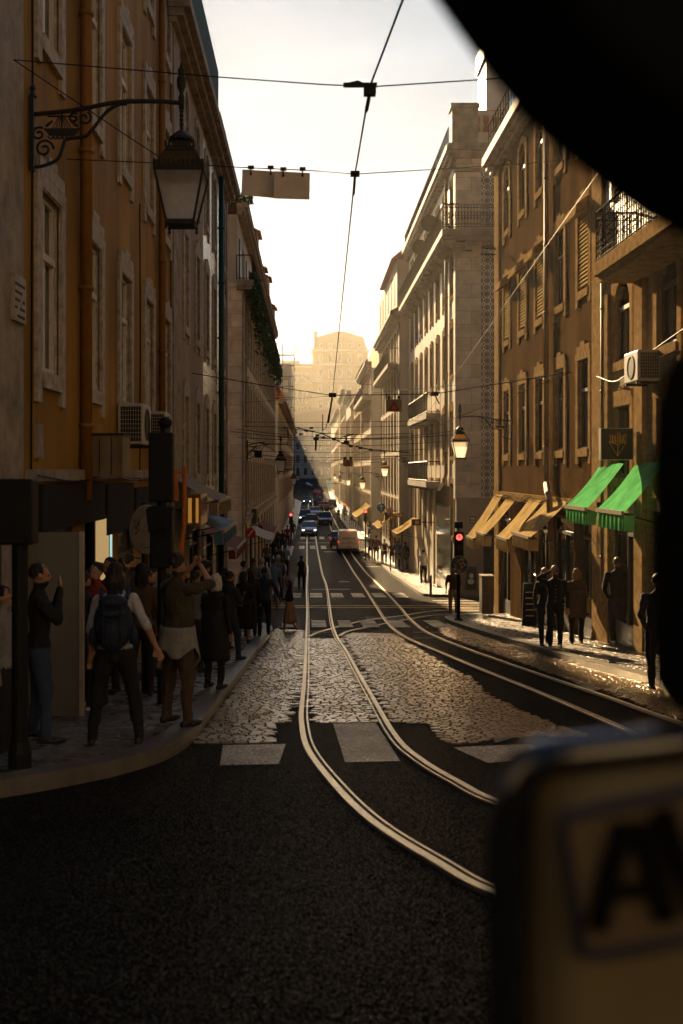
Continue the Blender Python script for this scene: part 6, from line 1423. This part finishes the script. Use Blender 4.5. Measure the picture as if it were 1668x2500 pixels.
# ================================================================== camera, light, air
cam=bpy.data.cameras.new('camera'); co_=bpy.data.objects.new('camera',cam); COL.objects.link(co_); scene.camera=co_
co_.location=(0,0,0); co_.rotation_euler=(PI/2,0,0)
cam.sensor_fit='VERTICAL'; cam.sensor_height=36; cam.sensor_width=24; cam.lens=36*F/2500
cam.shift_x=(1668/2-VX)/2500; cam.shift_y=-(2500/2-VY)/2500
cam.clip_end=3000; cam.clip_start=.02
cam.dof.use_dof=True; cam.dof.focus_distance=32; cam.dof.aperture_fstop=37.44/13.0
AZ,EL=R(-9),R(18.5)   # sun left of the street axis, low
sd=Vector((math.sin(AZ)*math.cos(EL),math.cos(AZ)*math.cos(EL),math.sin(EL)))
sun=bpy.data.lights.new('sun','SUN'); sun.energy=SUN_E; sun.angle=R(.5); sun.color=(1,.70,.37)
so=bpy.data.objects.new('sun',sun); COL.objects.link(so); so.rotation_euler=(-sd).to_track_quat('-Z','Y').to_euler()
w=bpy.data.worlds.new('World'); scene.world=w; w.use_nodes=True; N=w.node_tree.nodes; L=w.node_tree.links
sky=N.new('ShaderNodeTexSky'); sky.sky_type='NISHITA'; sky.sun_disc=False; sky.sun_elevation=EL; sky.sun_rotation=AZ; sky.air_density=1.0; sky.dust_density=1.5; sky.ozone_density=1.5; sky.altitude=20
tc=N.new('ShaderNodeTexCoord'); mp=N.new('ShaderNodeMapping'); mp.inputs['Scale'].default_value=(1,1,2.6); L.new(tc.outputs['Generated'],mp.inputs[0])
nz=N.new('ShaderNodeTexNoise'); nz.inputs['Scale'].default_value=2.2; nz.inputs['Detail'].default_value=8; nz.inputs['Distortion'].default_value=.4; L.new(mp.outputs[0],nz.inputs['Vector'])
rp=N.new('ShaderNodeValToRGB'); L.new(nz.outputs[0],rp.inputs[0]); rp.color_ramp.elements[0].position=.38; rp.color_ramp.elements[1].position=.68; rp.color_ramp.elements[0].color=(0.93,)*3+(1,); rp.color_ramp.elements[1].color=(.99,)*3+(1,)
mx=N.new('ShaderNodeMix'); mx.data_type='RGBA'; L.new(rp.outputs[0],mx.inputs[0]); L.new(sky.outputs[0],mx.inputs[6])
# thin cloud veil: bright and warm low down towards the sun, cooler higher up, dim away from it
vn=N.new('ShaderNodeVectorMath'); vn.operation='DOT_PRODUCT'; L.new(tc.outputs['Generated'],vn.inputs[0]); vn.inputs[1].default_value=sd
ss=N.new('ShaderNodeMapRange'); ss.interpolation_type='SMOOTHSTEP'; L.new(vn.outputs['Value'],ss.inputs[0]); ss.inputs[1].default_value=.35; ss.inputs[2].default_value=.97; ss.inputs[3].default_value=AMB; ss.inputs[4].default_value=1.0
sz=N.new('ShaderNodeSeparateXYZ'); L.new(tc.outputs['Generated'],sz.inputs[0])
cr=N.new('ShaderNodeValToRGB'); L.new(sz.outputs[2],cr.inputs[0]); cr.color_ramp.elements[0].position=.02; cr.color_ramp.elements[0].color=(1,.94,.82,1); cr.color_ramp.elements[1].position=.42; cr.color_ramp.elements[1].color=(.22,.36,.50,1)
e2=cr.color_ramp.elements.new(.9); e2.color=(.30,.48,.85,1)
e_=cr.color_ramp.elements.new(.22); e_.color=(.66,.74,.78,1)
vm=N.new('ShaderNodeVectorMath'); vm.operation='SCALE'; L.new(cr.outputs[0],vm.inputs[0]); L.new(math_node(N,L,'MULTIPLY',ss.outputs[0],CLOUD),vm.inputs['Scale'])
nz2=N.new('ShaderNodeTexNoise'); nz2.inputs['Scale'].default_value=5; nz2.inputs['Detail'].default_value=8; L.new(mp.outputs[0],nz2.inputs['Vector'])
nr=N.new('ShaderNodeMapRange'); L.new(nz2.outputs[0],nr.inputs[0]); nr.inputs[1].default_value=.3; nr.inputs[2].default_value=.7; nr.inputs[3].default_value=.9; nr.inputs[4].default_value=1.12
vm2=N.new('ShaderNodeVectorMath'); vm2.operation='SCALE'; L.new(vm.outputs[0],vm2.inputs[0]); L.new(nr.outputs[0],vm2.inputs['Scale']); L.new(vm2.outputs[0],mx.inputs[7])
bg=N['Background']; L.new(mx.outputs[2],bg.inputs[0]); bg.inputs[1].default_value=SKY_S
hzb=MB().box(-120,120,-20,700,-8.6,71).build('haze',None); hm_=bpy.data.materials.new('haze'); hm_.use_nodes=True; n_=hm_.node_tree.nodes; n_.remove(n_['Principled BSDF'])
pv=n_.new('ShaderNodeVolumePrincipled'); pv.inputs['Color'].default_value=(.95,.90,.80,1); pv.inputs['Density'].default_value=HAZE; pv.inputs['Anisotropy'].default_value=.62
hm_.node_tree.links.new(pv.outputs[0],n_['Material Output'].inputs['Volume']); hzb.data.materials.append(hm_); hzb['kind']='stuff'
scene.cycles.use_denoising=True; scene.cycles.max_bounces=6; scene.cycles.volume_bounces=0; scene.cycles.caustics_reflective=False; scene.cycles.sample_clamp_indirect=6
vs=scene.view_settings; vs.view_transform='Standard'; vs.look='None'; vs.exposure=EXPO; vs.gamma=1
